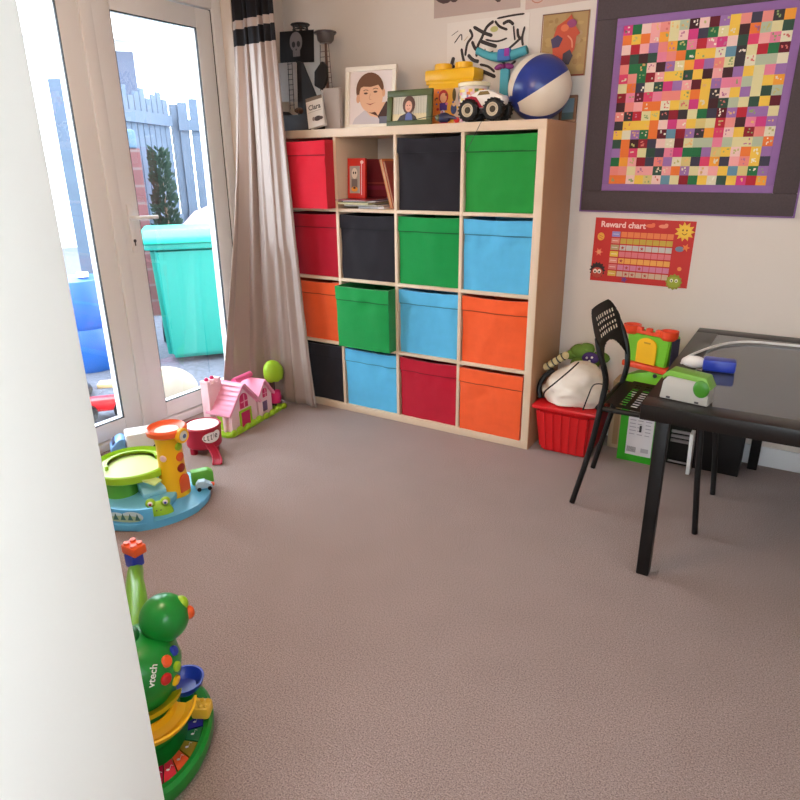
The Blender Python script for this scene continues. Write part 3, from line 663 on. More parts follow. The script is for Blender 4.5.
def frame(name, label, loc, rot, w_, h_, bw, m, th=0.016):
    t = thing(name, label, 'photo frame', loc, rot)
    bm = B()
    box(bm, -w_/2, w_/2, 0, th, 0, bw, 0.002); box(bm, -w_/2, w_/2, 0, th, h_-bw, h_, 0.002)
    box(bm, -w_/2, -w_/2+bw, 0, th, bw, h_-bw, 0.002); box(bm, w_/2-bw, w_/2, 0, th, bw, h_-bw, 0.002)
    obj('frame', bm, m, t)
    bm = B(); box(bm, -w_/2+bw*0.7, w_/2-bw*0.7, th*0.75, th*0.95, bw*0.7, h_-bw*0.7); obj('backing', bm, M_dkgrey, t)
    return t
wf = frame('photo_frame', 'cream white frame with a portrait of a smiling child', (0.492, -0.235, ZS+0.002), (-0.13, 0, 0.16), 0.272, 0.285, 0.021, mat('cream_frame', (244, 236, 222), 0.4))
a = Art(0.232, 0.245, (232, 218, 214), 0.0006); SK = (232, 182, 148); HR = (112, 76, 56)
a.poly([(-0.10, 0), (-0.085, 0.03), (-0.02, 0.075), (0.03, 0.06), (0.085, 0.085), (0.116, 0.06), (0.116, 0)], (206, 196, 200))
a.poly([(-0.03, 0.07), (0.0, 0.04), (0.04, 0.03), (0.075, 0.06), (0.085, 0.10), (0.03, 0.10)], SK)
a.poly([(-0.035, 0.085), (-0.02, 0.06), (0.045, 0.035), (0.03, 0.055)], (92, 56, 46)); a.poly([(0.04, 0.035), (0.085, 0.105), (0.10, 0.09), (0.10, 0.02), (0.07, 0.0)], (74, 52, 50)); a.rect(0.05, 0.10, 0.0, 0.035, (110, 112, 128))
a.ell(-0.005, 0.160, 0.075, 0.078, HR, 24, 0.15); a.ell(0.002, 0.130, 0.064, 0.076, SK, 26, 0.15); a.poly([(-0.07, 0.165), (-0.055, 0.20), (0.0, 0.215), (0.055, 0.20), (0.06, 0.155), (0.04, 0.18), (0.0, 0.172), (-0.04, 0.175)], HR)
a.ell(-0.068, 0.120, 0.010, 0.02, (222, 166, 132)); a.ell(0.070, 0.142, 0.008, 0.018, (222, 166, 132))
for ex in (-0.026, 0.026): a.ell(ex, 0.146+ex*0.1, 0.011, 0.0045, (90, 64, 52)); a.line([(ex-0.014, 0.158+ex*0.1), (ex, 0.162+ex*0.1), (ex+0.014, 0.158+ex*0.1)], 0.003, (120, 84, 62))
a.line([(0.0, 0.142), (-0.006, 0.118), (0.006, 0.114)], 0.003, (204, 146, 116)); a.poly([(-0.026, 0.099), (0.0, 0.088), (0.028, 0.100), (0.0, 0.094)], (172, 92, 82))
a.build('portrait_print', wf, Matrix.Translation((0, 0.012, 0.02)) @ RX90, rough=0.25)
gf = frame('photo_frame', 'dark olive green frame with a photo of a child among bare trees', (0.735, -0.262, ZS+0.0015), (-0.10, 0, 0.02), 0.243, 0.160, 0.027, mat('olive_frame', (78, 88, 46), 0.45))
a = Art(0.196, 0.114, (206, 200, 184), 0.0006)
a.rect(-0.098, 0.098, 0, 0.035, (224, 208, 168))
for k in range(14):
    x = -0.09+k*0.0138; 
    if abs(x+0.01) > 0.03: a.line([(x, 0.03), (x+0.004*math.sin(k), 0.105)], 0.002+0.001*(k % 3), (146, 138, 116), 0)
a.ell(-0.005, 0.072, 0.034, 0.040, (92, 62, 52)); a.ell(-0.006, 0.066, 0.019, 0.025, (226, 170, 146)); a.poly([(-0.07, 0), (-0.05, 0.025), (-0.02, 0.036), (0.01, 0.036), (0.035, 0.02), (0.045, 0)], (56, 48, 56)); a.poly([(-0.024, 0.0), (-0.02, 0.03), (-0.005, 0.042), (0.012, 0.03), (0.018, 0.0)], (92, 104, 160))
for ex in (-0.013, 0.001): a.ell(ex, 0.070, 0.0032, 0.002, (60, 40, 36))
a.line([(-0.014, 0.056), (-0.006, 0.053), (0.002, 0.056)], 0.002, (160, 80, 76))
a.build('snapshot_print', gf, Matrix.Translation((0, 0.012, 0.023)) @ RX90, rough=0.25)

# yellow tub with a brick lid
yt = thing('brick_tub', 'yellow storage tub with a studded yellow lid on the shelf', 'tub', (0.872, -0.0625, ZS), 0.0)
bm = B(); box(bm, -0.116, 0.116, -0.05, 0.05, 0.0, 0.205, 0.014); obj('body', bm, M_yel, yt)
bm = B(); box(bm, -0.132, 0.132, -0.054, 0.054, 0.200, 0.252, 0.010); box(bm, -0.126, 0.126, -0.052, 0.052, 0.188, 0.204, 0.006); obj('lid', bm, M_yel, yt)
for sx in (-0.055, 0.055):
    bm = B(); cyl(bm, (sx, -0.005, 0.250), (sx, -0.005, 0.278), 0.042, seg=28); bmesh.ops.bevel(bm, geom=[e for e in bm.edges if len(e.link_faces) == 2 and e.calc_face_angle() > 1], offset=0.003, segments=2, affect='EDGES'); obj('lid_stud', bm, M_yel, yt)
a = Art(0.20, 0.150, (236, 170, 60), 0.0004); rl = random.Random(11)
a.rect(-0.10, -0.045, 0.0, 0.15, (240, 130, 40)); a.rect(0.03, 0.10, 0, 0.15, (226, 204, 190))
a.ell(-0.028, 0.115, 0.026, 0.03, (190, 40, 40)); a.ell(-0.028, 0.110, 0.018, 0.022, (240, 176, 130)); a.rect(-0.048, -0.008, 0.055, 0.088, (78, 50, 130)); a.ell(-0.03, 0.045, 0.012, 0.012, (220, 210, 220))
a.ell(0.03, 0.12, 0.010, 0.028, (90, 74, 30)); a.ell(0.028, 0.06, 0.016, 0.024, (70, 84, 130)); a.ell(0.03, 0.08, 0.010, 0.010, (236, 196, 150)); a.ell(0.07, 0.11, 0.02, 0.03, (150, 150, 150))
for k in range(26): a.ell(rl.uniform(-0.095, 0.095), rl.uniform(0.006, 0.145), rl.uniform(0.003, 0.008), rl.uniform(0.003, 0.008), rl.choice([(200, 40, 40), (250, 210, 60), (240, 240, 235), (120, 60, 30), (230, 120, 160), (60, 90, 160)]), 10)
a.build('tub_label', yt, Matrix.Translation((0, -0.0505, 0.018)) @ RX90)
wt = thing('craft_tub', 'white-lidded tub covered in colourful pictures beside the yellow tub', 'tub', (1.040, -0.187, ZS))
bm = B(); lathe(bm, [(0, 0), (0.060, 0), (0.067, 0.155), (0.064, 0.155), (0, 0.150)], seg=40); obj('body', bm, mat('tub_clear_white', (226, 210, 200), 0.4), wt)
bm = B(); lathe(bm, [(0, 0.156), (0.071, 0.156), (0.0725, 0.160), (0.0725, 0.170), (0.069, 0.173), (0, 0.173)], seg=40); obj('lid', bm, mat('cream_lid', (244, 232, 196), 0.4), wt)
# wrapped label with painted patches
bm = B(); lay = bm.loops.layers.float_color.new('Col'); rl = random.Random(5); NA, NZ2 = 46, 11
pal = [(232, 214, 206), (236, 190, 90), (240, 220, 120), (226, 130, 60), (214, 90, 120), (236, 190, 200), (230, 226, 220), (120, 140, 80), (90, 50, 50), (150, 140, 190), (240, 236, 226), (232, 214, 206), (236, 170, 190)]
pal = [c for c in pal if sum(c) > 300]
cells_c = {}
for i in range(NA):
    for j in range(NZ2):
        a0, a1 = 2*PI*i/NA, 2*PI*(i+1)/NA; z0, z1 = 0.012+0.132*j/NZ2, 0.012+0.132*(j+1)/NZ2
        R0, R1 = 0.0604+0.007*z0/0.155+0.0006, 0.0604+0.007*z1/0.155+0.0006
        f = bm.faces.new([bm.verts.new((R*math.cos(q), R*math.sin(q), z)) for q, z, R in ((a0, z0, R0), (a1, z0, R0), (a1, z1, R1), (a0, z1, R1))])
        kk = (i//2+(j % 2), j//2); c = cells_c.setdefault(kk, rl.choice(pal))
        if rl.random() < 0.2: c = rl.choice(pal)
        for lp in f.loops: lp[lay] = lin(c)
bmesh.ops.remove_doubles(bm, verts=bm.verts, dist=1e-5)
obj('tub_label', bm, print_mat(), wt)

# monster truck
mt = thing('monster_truck', 'white and red toy monster truck with big black wheels on the shelf edge', 'toy truck', (1.160, -0.322, ZS), 0.0)
bm = B(); prism(bm, [(-0.072, 0.066), (-0.085, 0.080), (-0.078, 0.098), (-0.045, 0.105), (-0.020, 0.124), (0.030, 0.125), (0.052, 0.108), (0.088, 0.102), (0.096, 0.088), (0.092, 0.066), (0.02, 0.054), (-0.02, 0.054)], -0.034, 0.034, RX90, 0.005)
obj('body', bm, mat('truck_white', (238, 230, 222), 0.3), mt)
for s in (-1, 1):
    bm = B(); prism(bm, [(-0.083, 0.078), (-0.079, 0.097), (-0.050, 0.103), (-0.028, 0.098), (0.0, 0.062), (0.012, 0.056), (-0.02, 0.056)], -0.0015, 0.0015, Matrix.Translation((0, s*0.0352, 0)) @ RX90); obj('red_flash', bm, M_dkred, mt)
    bm = B(); prism(bm, [(-0.022, 0.104), (-0.010, 0.119), (0.026, 0.119), (0.036, 0.106)], -0.001, 0.001, Matrix.Translation((0, s*0.0348, 0)) @ RX90); obj('side_window', bm, mat('toy_window', (120, 100, 60), 0.2), mt)
bm = B(); box(bm, -0.065, 0.075, -0.03, 0.03, 0.036, 0.056, 0.005); obj('chassis', bm, M_dkgrey, mt)
for sx in (-0.056, 0.060):
    for sy in (-1, 1):
        bm = B(); lathe(bm, [(0.020, -0.018), (0.036, -0.019), (0.043, -0.014), (0.0445, 0.0), (0.043, 0.014), (0.036, 0.019), (0.020, 0.018)], Matrix.Translation((sx, sy*0.042, 0.0445)) @ RX90, 26)
        for k in range(18):
            q = 2*PI*k/18
            obox(bm, (0.006, 0.034, 0.004), Matrix.Translation((sx+0.0445*math.cos(q), sy*0.042, 0.0445+0.0445*math.sin(q)*0.985)) @ Matrix.Rotation(-q+PI/2, 4, 'Y'))
        bm.transform(Matrix.Translation((0, 0, 0.002)))
        wh = obj('wheel', bm, M_blackp, mt)
        bm = B(); lathe(bm, [(0.0, 0.012), (0.012, 0.013), (0.016, 0.016), (0.024, 0.0195), (0.027, 0.0195), (0.028, 0.012), (0.028, -0.012), (0.0, -0.012)], Matrix.Translation((sx, sy*0.042, 0.0465)) @ (RX90 if sy < 0 else RX90 @ Matrix.Rotation(PI, 4, 'X')), 24)
        obj('rim', bm, mat('rim_beige', (196, 178, 150), 0.35), wh)
        bm = B(); cyl(bm, (sx, sy*0.042, 0.0465), (sx, sy*0.0585, 0.0465), 0.013, seg=16); obj('hub', bm, mat('hub_dark', (52, 44, 24), 0.4), wh)
# dark blue toy helicopter lying with its thin aerial
hc = thing('toy_helicopter', 'small dark blue toy helicopter lying beside the monster truck', 'toy helicopter', (0.972, -0.345, ZS), 0.05)
bm = B(); sph(bm, (0, 0, 0.024), (0.034, 0.018, 0.022), 18); tube(bm, [(0.025, 0, 0.026), (0.05, 0, 0.022), (0.068, 0, 0.016)], [0.012, 0.007, 0.004], 10); bm.transform(Matrix.Translation((0, 0, 0.0)))
obj('body', bm, mat('navy_plastic', (30, 36, 72), 0.35), hc)
bm = B(); sph(bm, (-0.026, -0.004, 0.025), (0.014, 0.016, 0.015), 12); obj('cockpit', bm, mat('smoke_plastic', (96, 96, 70), 0.2), hc)
bm = B(); tube(bm, [(-0.03, -0.006, 0.034), (-0.09, -0.008, 0.030), (-0.15, -0.012, 0.020)], 0.0014, 6); obj('rotor_wire', bm, M_blackp, hc)
bm = B(); box(bm, -0.02, 0.025, -0.016, -0.012, 0, 0.004); box(bm, -0.02, 0.025, 0.012, 0.016, 0, 0.004); obj('skids', bm, M_dkred, hc)
bm = B(); cyl(bm, (0.062, -0.004, 0.013), (0.062, 0.004, 0.013), 0.012, seg=14); obj('tail_fin', bm, M_red, hc)
# thin dark string hanging from the shelf edge
bm = B(); tube(bm, [(1.18, -0.36, ZS+0.003), (1.178, -0.383, ZS+0.003), (1.172, -0.3875, ZS-0.005), (1.150, -0.388, 1.42), (1.128, -0.395, 1.375), (1.112, -0.396, 1.345)], 0.0012, 6, smooth=5)
o = obj('hanging_string', bm, M_dkgrey); tag(o, 'thin dark string hanging over the shelf edge below the truck', 'string')

# beach ball
bb2 = thing('beach_ball', 'blue and white inflatable beach ball on the corner of the shelf', 'ball', (1.336, -0.152, ZS+0.1362))
RB = 0.1357
def beach():
    bm = B(); bmesh.ops.create_uvsphere(bm, u_segments=48, v_segments=32, radius=RB)
    for f in bm.faces:
        c = f.calc_center_median(); a = (math.atan2(c.y, c.x)) % (2*PI)
        s = int(a/(2*PI/6)+1e-6) % 6
        f.material_index = 0 if s % 2 == 0 else 1
        if abs(c.z) > RB*0.955: f.material_index = 0
    return bm
M_bblue = mat('ball_blue_vinyl', (38, 58, 140), 0.28); M_bwhite = mat('ball_white_vinyl', (232, 218, 200), 0.3)
ball = obj('panels', beach(), [M_bblue, M_bwhite], bb2, 180)
pole = Vector((-0.62, -0.60, -0.50)).normalized()       # blue end cap points low towards the truck
qb = Vector((0, 0, 1)).rotation_difference(pole)
ball.rotation_euler = (qb.to_matrix() @ Matrix.Rotation(math.radians(80), 3, 'Z')).to_euler()
bm = B(); cyl(bm, pole*(RB-0.003), pole*(RB+0.006), 0.008, 0.006, 12); obj('valve', bm, M_bblue, bb2)
# picture leaning behind the ball
lp = thing('wooden_picture_frame', 'brown wooden frame leaning on the wall behind the beach ball', 'picture frame', (1.428, -0.024, ZS), (-0.06, 0, 0.0))
bm = B(); box(bm, -0.04, 0.038, -0.008, 0.006, 0.0, 0.012, 0.001); box(bm, -0.04, 0.038, -0.008, 0.006, 0.10, 0.112, 0.001); box(bm, 0.026, 0.038, -0.008, 0.006, 0.012, 0.10, 0.001); box(bm, -0.04, -0.028, -0.008, 0.006, 0.012, 0.10, 0.001); obj('frame', bm, mat('brown_wood', (128, 84, 52), 0.5), lp)
a = Art(0.054, 0.088, (120, 140, 150), 0.0006); a.rect(-0.027, 0.027, 0, 0.03, (80, 96, 90)); a.build('print', lp, Matrix.Translation((-0.001, -0.001, 0.012)) @ RX90)
# cross-shaped turquoise foam toy leaning against the wall
M_turq = mat('turquoise_foam', (78, 168, 184), 0.6); M_mblue = mat('mid_blue_foam', (60, 110, 180), 0.6)
cs = thing('foam_toy_sword', 'turquoise foam toy sword with a purple bow upright against the wall', 'toy sword', (1.128, -0.055, ZS), (-0.03, 0, 0))
bm = B(); box(bm, -0.022, 0.022, -0.012, 0.012, 0.10, 0.255, 0.006); obj('blade', bm, M_turq, cs)
bm = B(); box(bm, -0.0222, 0.0222, -0.0122, 0.0122, 0.0, 0.11, 0.006); obj('green_tip', bm, M_lime, cs)
bm = B(); tube(bm, [(-0.145, 0, 0.325), (-0.09, 0, 0.300), (-0.03, 0, 0.288), (0.03, 0, 0.292), (0.10, 0, 0.308)], [0.016, 0.017, 0.022, 0.022, 0.018], 12, smooth=4); obj('crosspiece', bm, M_turq, cs)
bm = B(); box(bm, -0.035, 0.03, -0.026, -0.004, 0.268, 0.318, 0.008); obj('centre_pad', bm, M_mblue, cs)
bm = B(); box(bm, 0.002, 0.026, -0.030, -0.024, 0.285, 0.318, 0.003); obj('badge', bm, mat('purple_felt', (160, 60, 170), 0.7), cs)
bm = B()
for s in (-1, 1): sph(bm, (s*0.024, -0.016, 0.245), (0.024, 0.010, 0.012), 14, (0, s*0.2, 0))
sph(bm, (0, -0.020, 0.245), 0.010, 10); obj('bow', bm, mat('purple_ribbon', (128, 36, 110), 0.5), cs)

# ---------------------------------------------------------------- pictures on the back wall
def wall_art(name, label, cat, x, z, w_, h_, col, fn, rot=0.0, th=0.0012):
    a = Art(w_, h_, col, th); fn(a)
    o = a.build(name, None, RX90); o.location = (x, -0.0008, z); o.rotation_euler = (0, rot, 0)
    tag(o, label, cat); return o
INK = (48, 38, 36)
def zebra(a):
    W, Hh = 0.205, 0.335
    def L(pts, wd=0.008): a.line([((x-489)/83*0.41, (97-y)/79*0.335) for x, y in pts], wd*1.35, INK)
    L([(452, 30), (459, 26)], .004); L([(455, 38), (462, 30), (463, 36)], .004); L([(471, 26), (474, 33), (469, 40), (467, 52)], .009); L([(475, 24), (486, 31), (495, 35)], .011); L([(496, 21), (489, 26), (484, 36), (480, 44), (479, 54)], .010)
    L([(497, 21), (502, 27), (510, 31)], .008); L([(499, 19), (515, 18), (526, 18)], .006); L([(505, 25), (511, 23), (516, 27)], .010); L([(483, 39), (492, 43), (500, 46)], .012); L([(488, 38), (500, 41), (510, 39)], .006)
    L([(474, 38), (478, 46), (484, 49)], .011); L([(463, 44), (465, 54), (468, 62)], .010); L([(470, 51), (476, 57), (482, 59)], .012); L([(510, 51), (518, 45), (525, 39)], .008); L([(520, 31), (521, 38), (524, 42)], .009); L([(527, 30), (525, 40), (526, 48)], .008)
    L([(516, 28), (517, 36), (518, 42)], .006); L([(455, 52), (453, 60), (456, 63)], .014); L([(480, 66), (490, 71), (500, 76)], .012); L([(483, 62), (492, 65), (499, 71)], .008); L([(470, 66), (478, 72)], .007); L([(488, 47), (490, 52), (497, 50)], .004); L([(505, 60), (512, 66), (520, 62)], .008)
    a.ell((497-489)/83*0.41, (97-29)/79*0.335, 0.02, 0.012, (196, 190, 120)); a.line([((470-489)/83*0.41, (97-33)/79*0.335), ((466-489)/83*0.41, (97-37)/79*0.335)], 0.005, (190, 150, 90), 0)
    a.line([((463-489)/83*0.41, (97-62)/79*0.335), ((461-489)/83*0.41, (97-57)/79*0.335)], 0.006, (220, 180, 80), 0)
wall_art('zebra_drawing', 'white sheet with bold black striped brush drawing taped behind the tubs', 'drawing', 1.008, 1.588, 0.415, 0.338, (232, 222, 212), zebra, 0.0)
def maskp(a):
    rr = random.Random(4)
    for k in range(40): a.ell(rr.uniform(-0.09, 0.09), rr.uniform(0.015, 0.235), rr.uniform(0.008, 0.02), rr.uniform(0.006, 0.015), rr.choice([(176, 140, 86), (190, 156, 100), (166, 128, 78), (184, 150, 110)]), 10)
    a.poly([(-0.055, 0.14), (-0.035, 0.20), (0.005, 0.222), (0.025, 0.240), (0.042, 0.20), (0.07, 0.165), (0.055, 0.155), (0.05, 0.105), (0.02, 0.06), (-0.02, 0.05), (-0.045, 0.085)], (196, 74, 44))
    a.poly([(-0.06, 0.15), (-0.03, 0.165), (-0.005, 0.15), (-0.02, 0.118), (-0.05, 0.115)], (66, 54, 92)); a.ell(0.03, 0.205, 0.022, 0.016, (150, 60, 110)); a.poly([(0.0, 0.09), (0.03, 0.105), (0.045, 0.08), (0.03, 0.045), (0.0, 0.05)], (54, 44, 60)); a.ell(0.0, 0.19, 0.018, 0.014, (220, 110, 70)); a.line([(0.015, 0.16), (0.035, 0.14), (0.04, 0.11)], 0.006, (226, 150, 120))
    a.rect(-0.104, 0.104, 0.0, 0.006, (140, 60, 44)); a.rect(-0.104, -0.100, 0.0, 0.25, (150, 90, 60)); a.rect(0.1, 0.104, 0, 0.25, (150, 96, 66)); a.rect(-0.104, 0.104, 0.246, 0.25, (120, 80, 60))
wall_art('mask_picture', 'tan picture of an orange and purple mask beside the quilt', 'picture', 1.381, 1.656, 0.206, 0.252, (180, 146, 94), maskp, 0.015)
def spots(a):
    for x, y, rx, ry in ((-0.16, 0.10, 0.055, 0.045), (-0.02, 0.085, 0.04, 0.03), (0.115, 0.08, 0.028, 0.05), (-0.11, 0.085, 0.03, 0.03)):
        a.poly([(x+rx*(1+0.25*noise.noise(Vector((k, x*9, 0))))*math.cos(k*PI/7), y+ry*(1+0.3*noise.noise(Vector((k, y*9, 2))))*math.sin(k*PI/7)) for k in range(14)], (84, 62, 60))
wall_art('brown_blot_painting', 'mauve grey sheet with dark brown painted blots above the striped drawing', 'painting', 0.947, 1.952, 0.44, 0.30, (190, 168, 158), spots, 0.008)
def rings(a):
    for x in (-0.10, 0.0, 0.10):
        for k in range(1): a.line([(x+0.035*math.cos(q*PI/8), 0.055+0.035*math.sin(q*PI/8)) for q in range(17)], 0.004, (190, 120, 100), 0)
wall_art('ring_drawing', 'pale pinkish sheet with thin red outline circles above the mask picture', 'drawing', 1.350, 1.940, 0.315, 0.24, (206, 178, 166), rings, -0.012)

# quilt
M_qb = mat('charcoal_tweed', (84, 72, 74), 0.9, var=0.25, vscale=160, bump=0.3, bscale=400)
M_qp = mat('purple_cotton', (150, 108, 166), 0.85, var=0.06, vscale=40, bump=0.15, bscale=300)
ql = thing('patchwork_quilt', 'patchwork wall quilt of small bright squares with charcoal and purple borders', 'quilt', (1.517, -0.002, 1.088), (0, 0.006, 0))
QW, QH, QB, QP = 0.857, 0.857, 0.087, 0.030
bm = B()
box(bm, 0, QW, -0.014, 0, 0, QB, 0.004); box(bm, 0, QW, -0.014, 0, QH-QB, QH, 0.004); box(bm, 0, QB, -0.014, 0, QB, QH-QB, 0.004); box(bm, QW-QB, QW, -0.014, 0, QB, QH-QB, 0.004)
obj('outer_border', bm, M_qb, ql)
bm = B()
for (x0, x1, z0, z1) in ((-0.006, 0.0, -0.006, QH+0.006), (QW, QW+0.006, -0.006, QH+0.006), (0, QW, -0.006, 0), (0, QW, QH, QH+0.006)): box(bm, x0, x1, -0.013, 0, z0, z1, 0.002)
obj('edge_binding', bm, mat('purple_binding', (138, 100, 156), 0.85), ql)
bm = B(); i0, i1 = QB, QW-QB; j0, j1 = QB+QP, QW-QB-QP
box(bm, i0, i1, -0.012, 0, i0, j0, 0.002); box(bm, i0, i1, -0.012, 0, j1, i1, 0.002); box(bm, i0, j0, -0.012, 0, j0, j1, 0.002); box(bm, j1, i1, -0.012, 0, j0, j1, 0.002)
obj('inner_border', bm, M_qp, ql)
bm = B(); lay = bm.loops.layers.float_color.new('Col'); rq = random.Random(21); NQ = 17; st = (j1-j0)/NQ
pal = [(246, 200, 80)]*3+[(226, 70, 110), (240, 124, 56), (240, 124, 56), (246, 170, 168), (246, 206, 196), (246, 206, 196), (222, 200, 130), (230, 218, 164), (230, 218, 164), (236, 226, 196), (100, 26, 40), (70, 36, 40), (146, 30, 44), (190, 40, 56), (160, 116, 176), (160, 116, 176), (40, 116, 70), (52, 80, 66), (66, 62, 80), (104, 146, 166), (240, 140, 130), (240, 150, 140), (214, 64, 130), (186, 196, 166), (60, 52, 56), (246, 164, 60), (236, 134, 160)]
pal2 = [(200, 190, 120), (236, 220, 190), (220, 120, 110), (150, 170, 110), (240, 190, 120), (250, 240, 220), (200, 120, 150)]
def patch(x0, x1, z0, z1, y, c):
    f = bm.faces.new([bm.verts.new((x, y, z)) for x, z in ((x0, z0), (x1, z0), (x1, z1), (x0, z1))])
    for lp in f.loops: lp[lay] = lin(c)
for i in range(NQ):
    for j in range(NQ):
        x0 = j0+i*st; z0 = j0+j*st; c = rq.choice(pal)
        r = bmesh.ops.create_cube(bm, size=1, matrix=Matrix.Translation((x0+st/2, -0.006, z0+st/2)) @ Matrix.Diagonal((st*0.995, 0.012, st*0.995, 1)))
        fs = {f for v in r['verts'] for f in v.link_faces}
        es = list({e for f in fs for e in f.edges if all(v.co.y < -0.01 for v in e.verts)})
        for f in fs:
            for lp in f.loops: lp[lay] = lin(c)
        k = rq.random(); c2 = rq.choice(pal2)
        if k < 0.42:      # printed cottons: little sprigs or dots on the patch
            for q in range(rq.randint(2, 5)):
                px, pz = x0+st*rq.uniform(0.15, 0.75), z0+st*rq.uniform(0.15, 0.75); s = st*rq.uniform(0.10, 0.24); sz = st*rq.uniform(0.10, 0.24)
                patch(px, px+s, pz, pz+sz, -0.0123, c2)
obj('patchwork', bm, print_mat('cotton_patches', 0.85), ql, 0)

# reward chart
def chart(a):
    W, Hh = 0.43, 0.288
    a.text('Reward chart', -0.190, 0.248, 0.036, (250, 205, 195), 0.03)
    rows = [((150, 140, 200), (238, 130, 70)), ((225, 130, 110), (206, 170, 60)), ((190, 160, 110), (206, 196, 190)), ((240, 200, 70), (230, 120, 130)), ((236, 150, 130), (244, 170, 80)), ((225, 120, 120), (220, 130, 160)), ((226, 180, 80), (214, 178, 150))]
    y = 0.236
    for k, (c1, c2) in enumerate(rows):
        y0 = 0.206-k*0.0295; a.rect(-0.135, -0.098, y0, y0+0.024, c1); a.line([(-0.13, y0+0.012), (-0.104, y0+0.012)], 0.004, (250, 235, 225), 0)
        z = a.z+a.dz
        for q in range(8): a.rect(-0.094+q*0.0285, -0.094+q*0.0285+0.0262, y0, y0+0.024, c2, z)
        a.z = z
        if k in (2, 4, 5, 6):
            for q in ((0, 3), (0,), (1, 3), (1, 2, 4))[(2, 4, 5, 6).index(k)]: a.star(-0.081+q*0.0285, y0+0.012, 0.009, 0.004, 5, (190, 70, 60), 0.3)
    a.star(0.175, 0.244, 0.042, 0.027, 11, (246, 190, 60)); a.ell(0.175, 0.244, 0.026, 0.026, (250, 200, 60)); a.ell(0.167, 0.250, 0.003, 0.004, (90, 50, 20)); a.ell(0.183, 0.250, 0.003, 0.004, (90, 50, 20)); a.line([(0.164, 0.238), (0.175, 0.231), (0.186, 0.238)], 0.003, (150, 70, 20))
    for x, c in ((0.03, (236, 110, 70)), (0.085, (240, 140, 110))): a.ell(x, 0.262, 0.02, 0.008, c); a.ell(x+0.012, 0.268, 0.008, 0.007, c)
    a.ell(-0.182, 0.205, 0.016, 0.018, (244, 170, 60)); a.line([(-0.192, 0.212), (-0.172, 0.204)], 0.004, (200, 60, 40), 0); a.line([(-0.192, 0.203), (-0.174, 0.195)], 0.004, (200, 60, 40), 0)
    a.star(-0.184, 0.135, 0.02, 0.010, 6, (236, 110, 80)); a.ell(-0.184, 0.135, 0.009, 0.009, (240, 160, 110))
    a.star(-0.183, 0.052, 0.038, 0.030, 14, (44, 24, 24)); a.ell(-0.183, 0.040, 0.027, 0.024, (196, 70, 50))
    for ex in (-0.193, -0.173): a.ell(ex, 0.046, 0.009, 0.010, (250, 236, 220)); a.ell(ex, 0.044, 0.004, 0.005, (40, 24, 24))
    a.star(0.160, 0.026, 0.036, 0.030, 12, (150, 150, 40)); a.ell(0.160, 0.026, 0.026, 0.024, (160, 170, 50))
    for ex in (0.150, 0.170): a.ell(ex, 0.032, 0.007, 0.008, (240, 236, 200)); a.ell(ex, 0.031, 0.003, 0.004, (40, 40, 20))
    a.ell(0.165, 0.17, 0.018, 0.012, (120, 130, 150)); a.star(0.19, 0.178, 0.018, 0.008, 5, (240, 130, 60)); a.ell(0.176, 0.085, 0.009, 0.009, (240, 140, 70)); a.star(-0.055, 0.018, 0.016, 0.008, 5, (120, 60, 130))
rc = wall_art('reward_chart', 'red reward chart poster with a sun and coloured rows below the quilt', 'poster', 1.802, 0.766, 0.432, 0.288, (206, 40, 34), chart, 0.012)

# ---------------------------------------------------------------- red tub, white bag and soft toys
rb = thing('plastic_tub', 'red ribbed plastic tub on the carpet beside the shelf', 'tub', (1.622, -0.205, 0.0), 0.02)
def tapered(bm, w0, d0, w1, d1, z0, z1, bev):
    a = [bm.verts.new((sx*w0/2, sy*d0/2, z0)) for sx, sy in ((-1, -1), (1, -1), (1, 1), (-1, 1))]; b = [bm.verts.new((sx*w1/2, sy*d1/2, z1)) for sx, sy in ((-1, -1), (1, -1), (1, 1), (-1, 1))]
    bm.faces.new(a[::-1]); bm.faces.new(b)
    for i in range(4): bm.faces.new((a[i], a[(i+1) % 4], b[(i+1) % 4], b[i]))
    if bev: bmesh.ops.bevel(bm, geom=list(bm.edges), offset=bev, segments=3, affect='EDGES')
    return bm
bm = B(); tapered(bm, 0.235, 0.29, 0.275, 0.36, 0.0, 0.225, 0.02); obj('body', bm, M_red, rb)
bm = B()
for k in range(6):
    x = -0.09+k*0.036
    prism(bm, [(x-0.010, 0.02), (x+0.010, 0.02), (x*1.1+0.012, 0.21), (x*1.1-0.012, 0.21)], 0, 0.012, Matrix(((1, 0, 0, 0), (0, -0.155, -1.0, -0.141), (0, 1, 0, 0), (0, 0, 0, 1))))
obj('ribs', bm, M_red, rb)
bm = B(); box(bm, -0.148, 0.148, -0.19, 0.185, 0.224, 0.243, 0.006); obj('rim', bm, M_red, rb)
bg_ = thing('white_bag', 'white fabric bag with black piping slumped on the red tub', 'bag', (1.632, -0.255, 0.2445))
bm = B(); bmesh.ops.create_icosphere(bm, subdivisions=5, radius=1)
for v in bm.verts:
    n = v.co.copy(); x, y, z = n
    r = 1+0.10*noise.noise(n*1.7+Vector((3, 1, 2)))+0.06*noise.noise(n*Vector((2, 2, 5)) if False else Vector((n.x*3, n.y*3, n.z*6)))
    crease = 0.05*math.sin(9*z+3*x+2*noise.noise(n*2))*(1-abs(z))
    q = Vector((x*0.145*(1-0.22*max(z, 0)), y*0.132, z*0.135))*(r+crease)
    q.x += 0.03*max(z, 0)
    q.z = max(q.z+0.058, 0.006+0.008*noise.noise(n*4))
    v.co = q
obj('bag_body', bm, mat('white_canvas', (228, 216, 202), 0.8, bump=0.2, bscale=300), bg_, 180)
bm = B(); tube(bm, [(-0.118, -0.085, 0.02), (-0.105, -0.115, 0.06), (-0.055, -0.140, 0.115), (0.0, -0.125, 0.175), (0.03, -0.08, 0.212)], 0.0035, 8, smooth=6); obj('piping', bm, M_blackp, bg_)
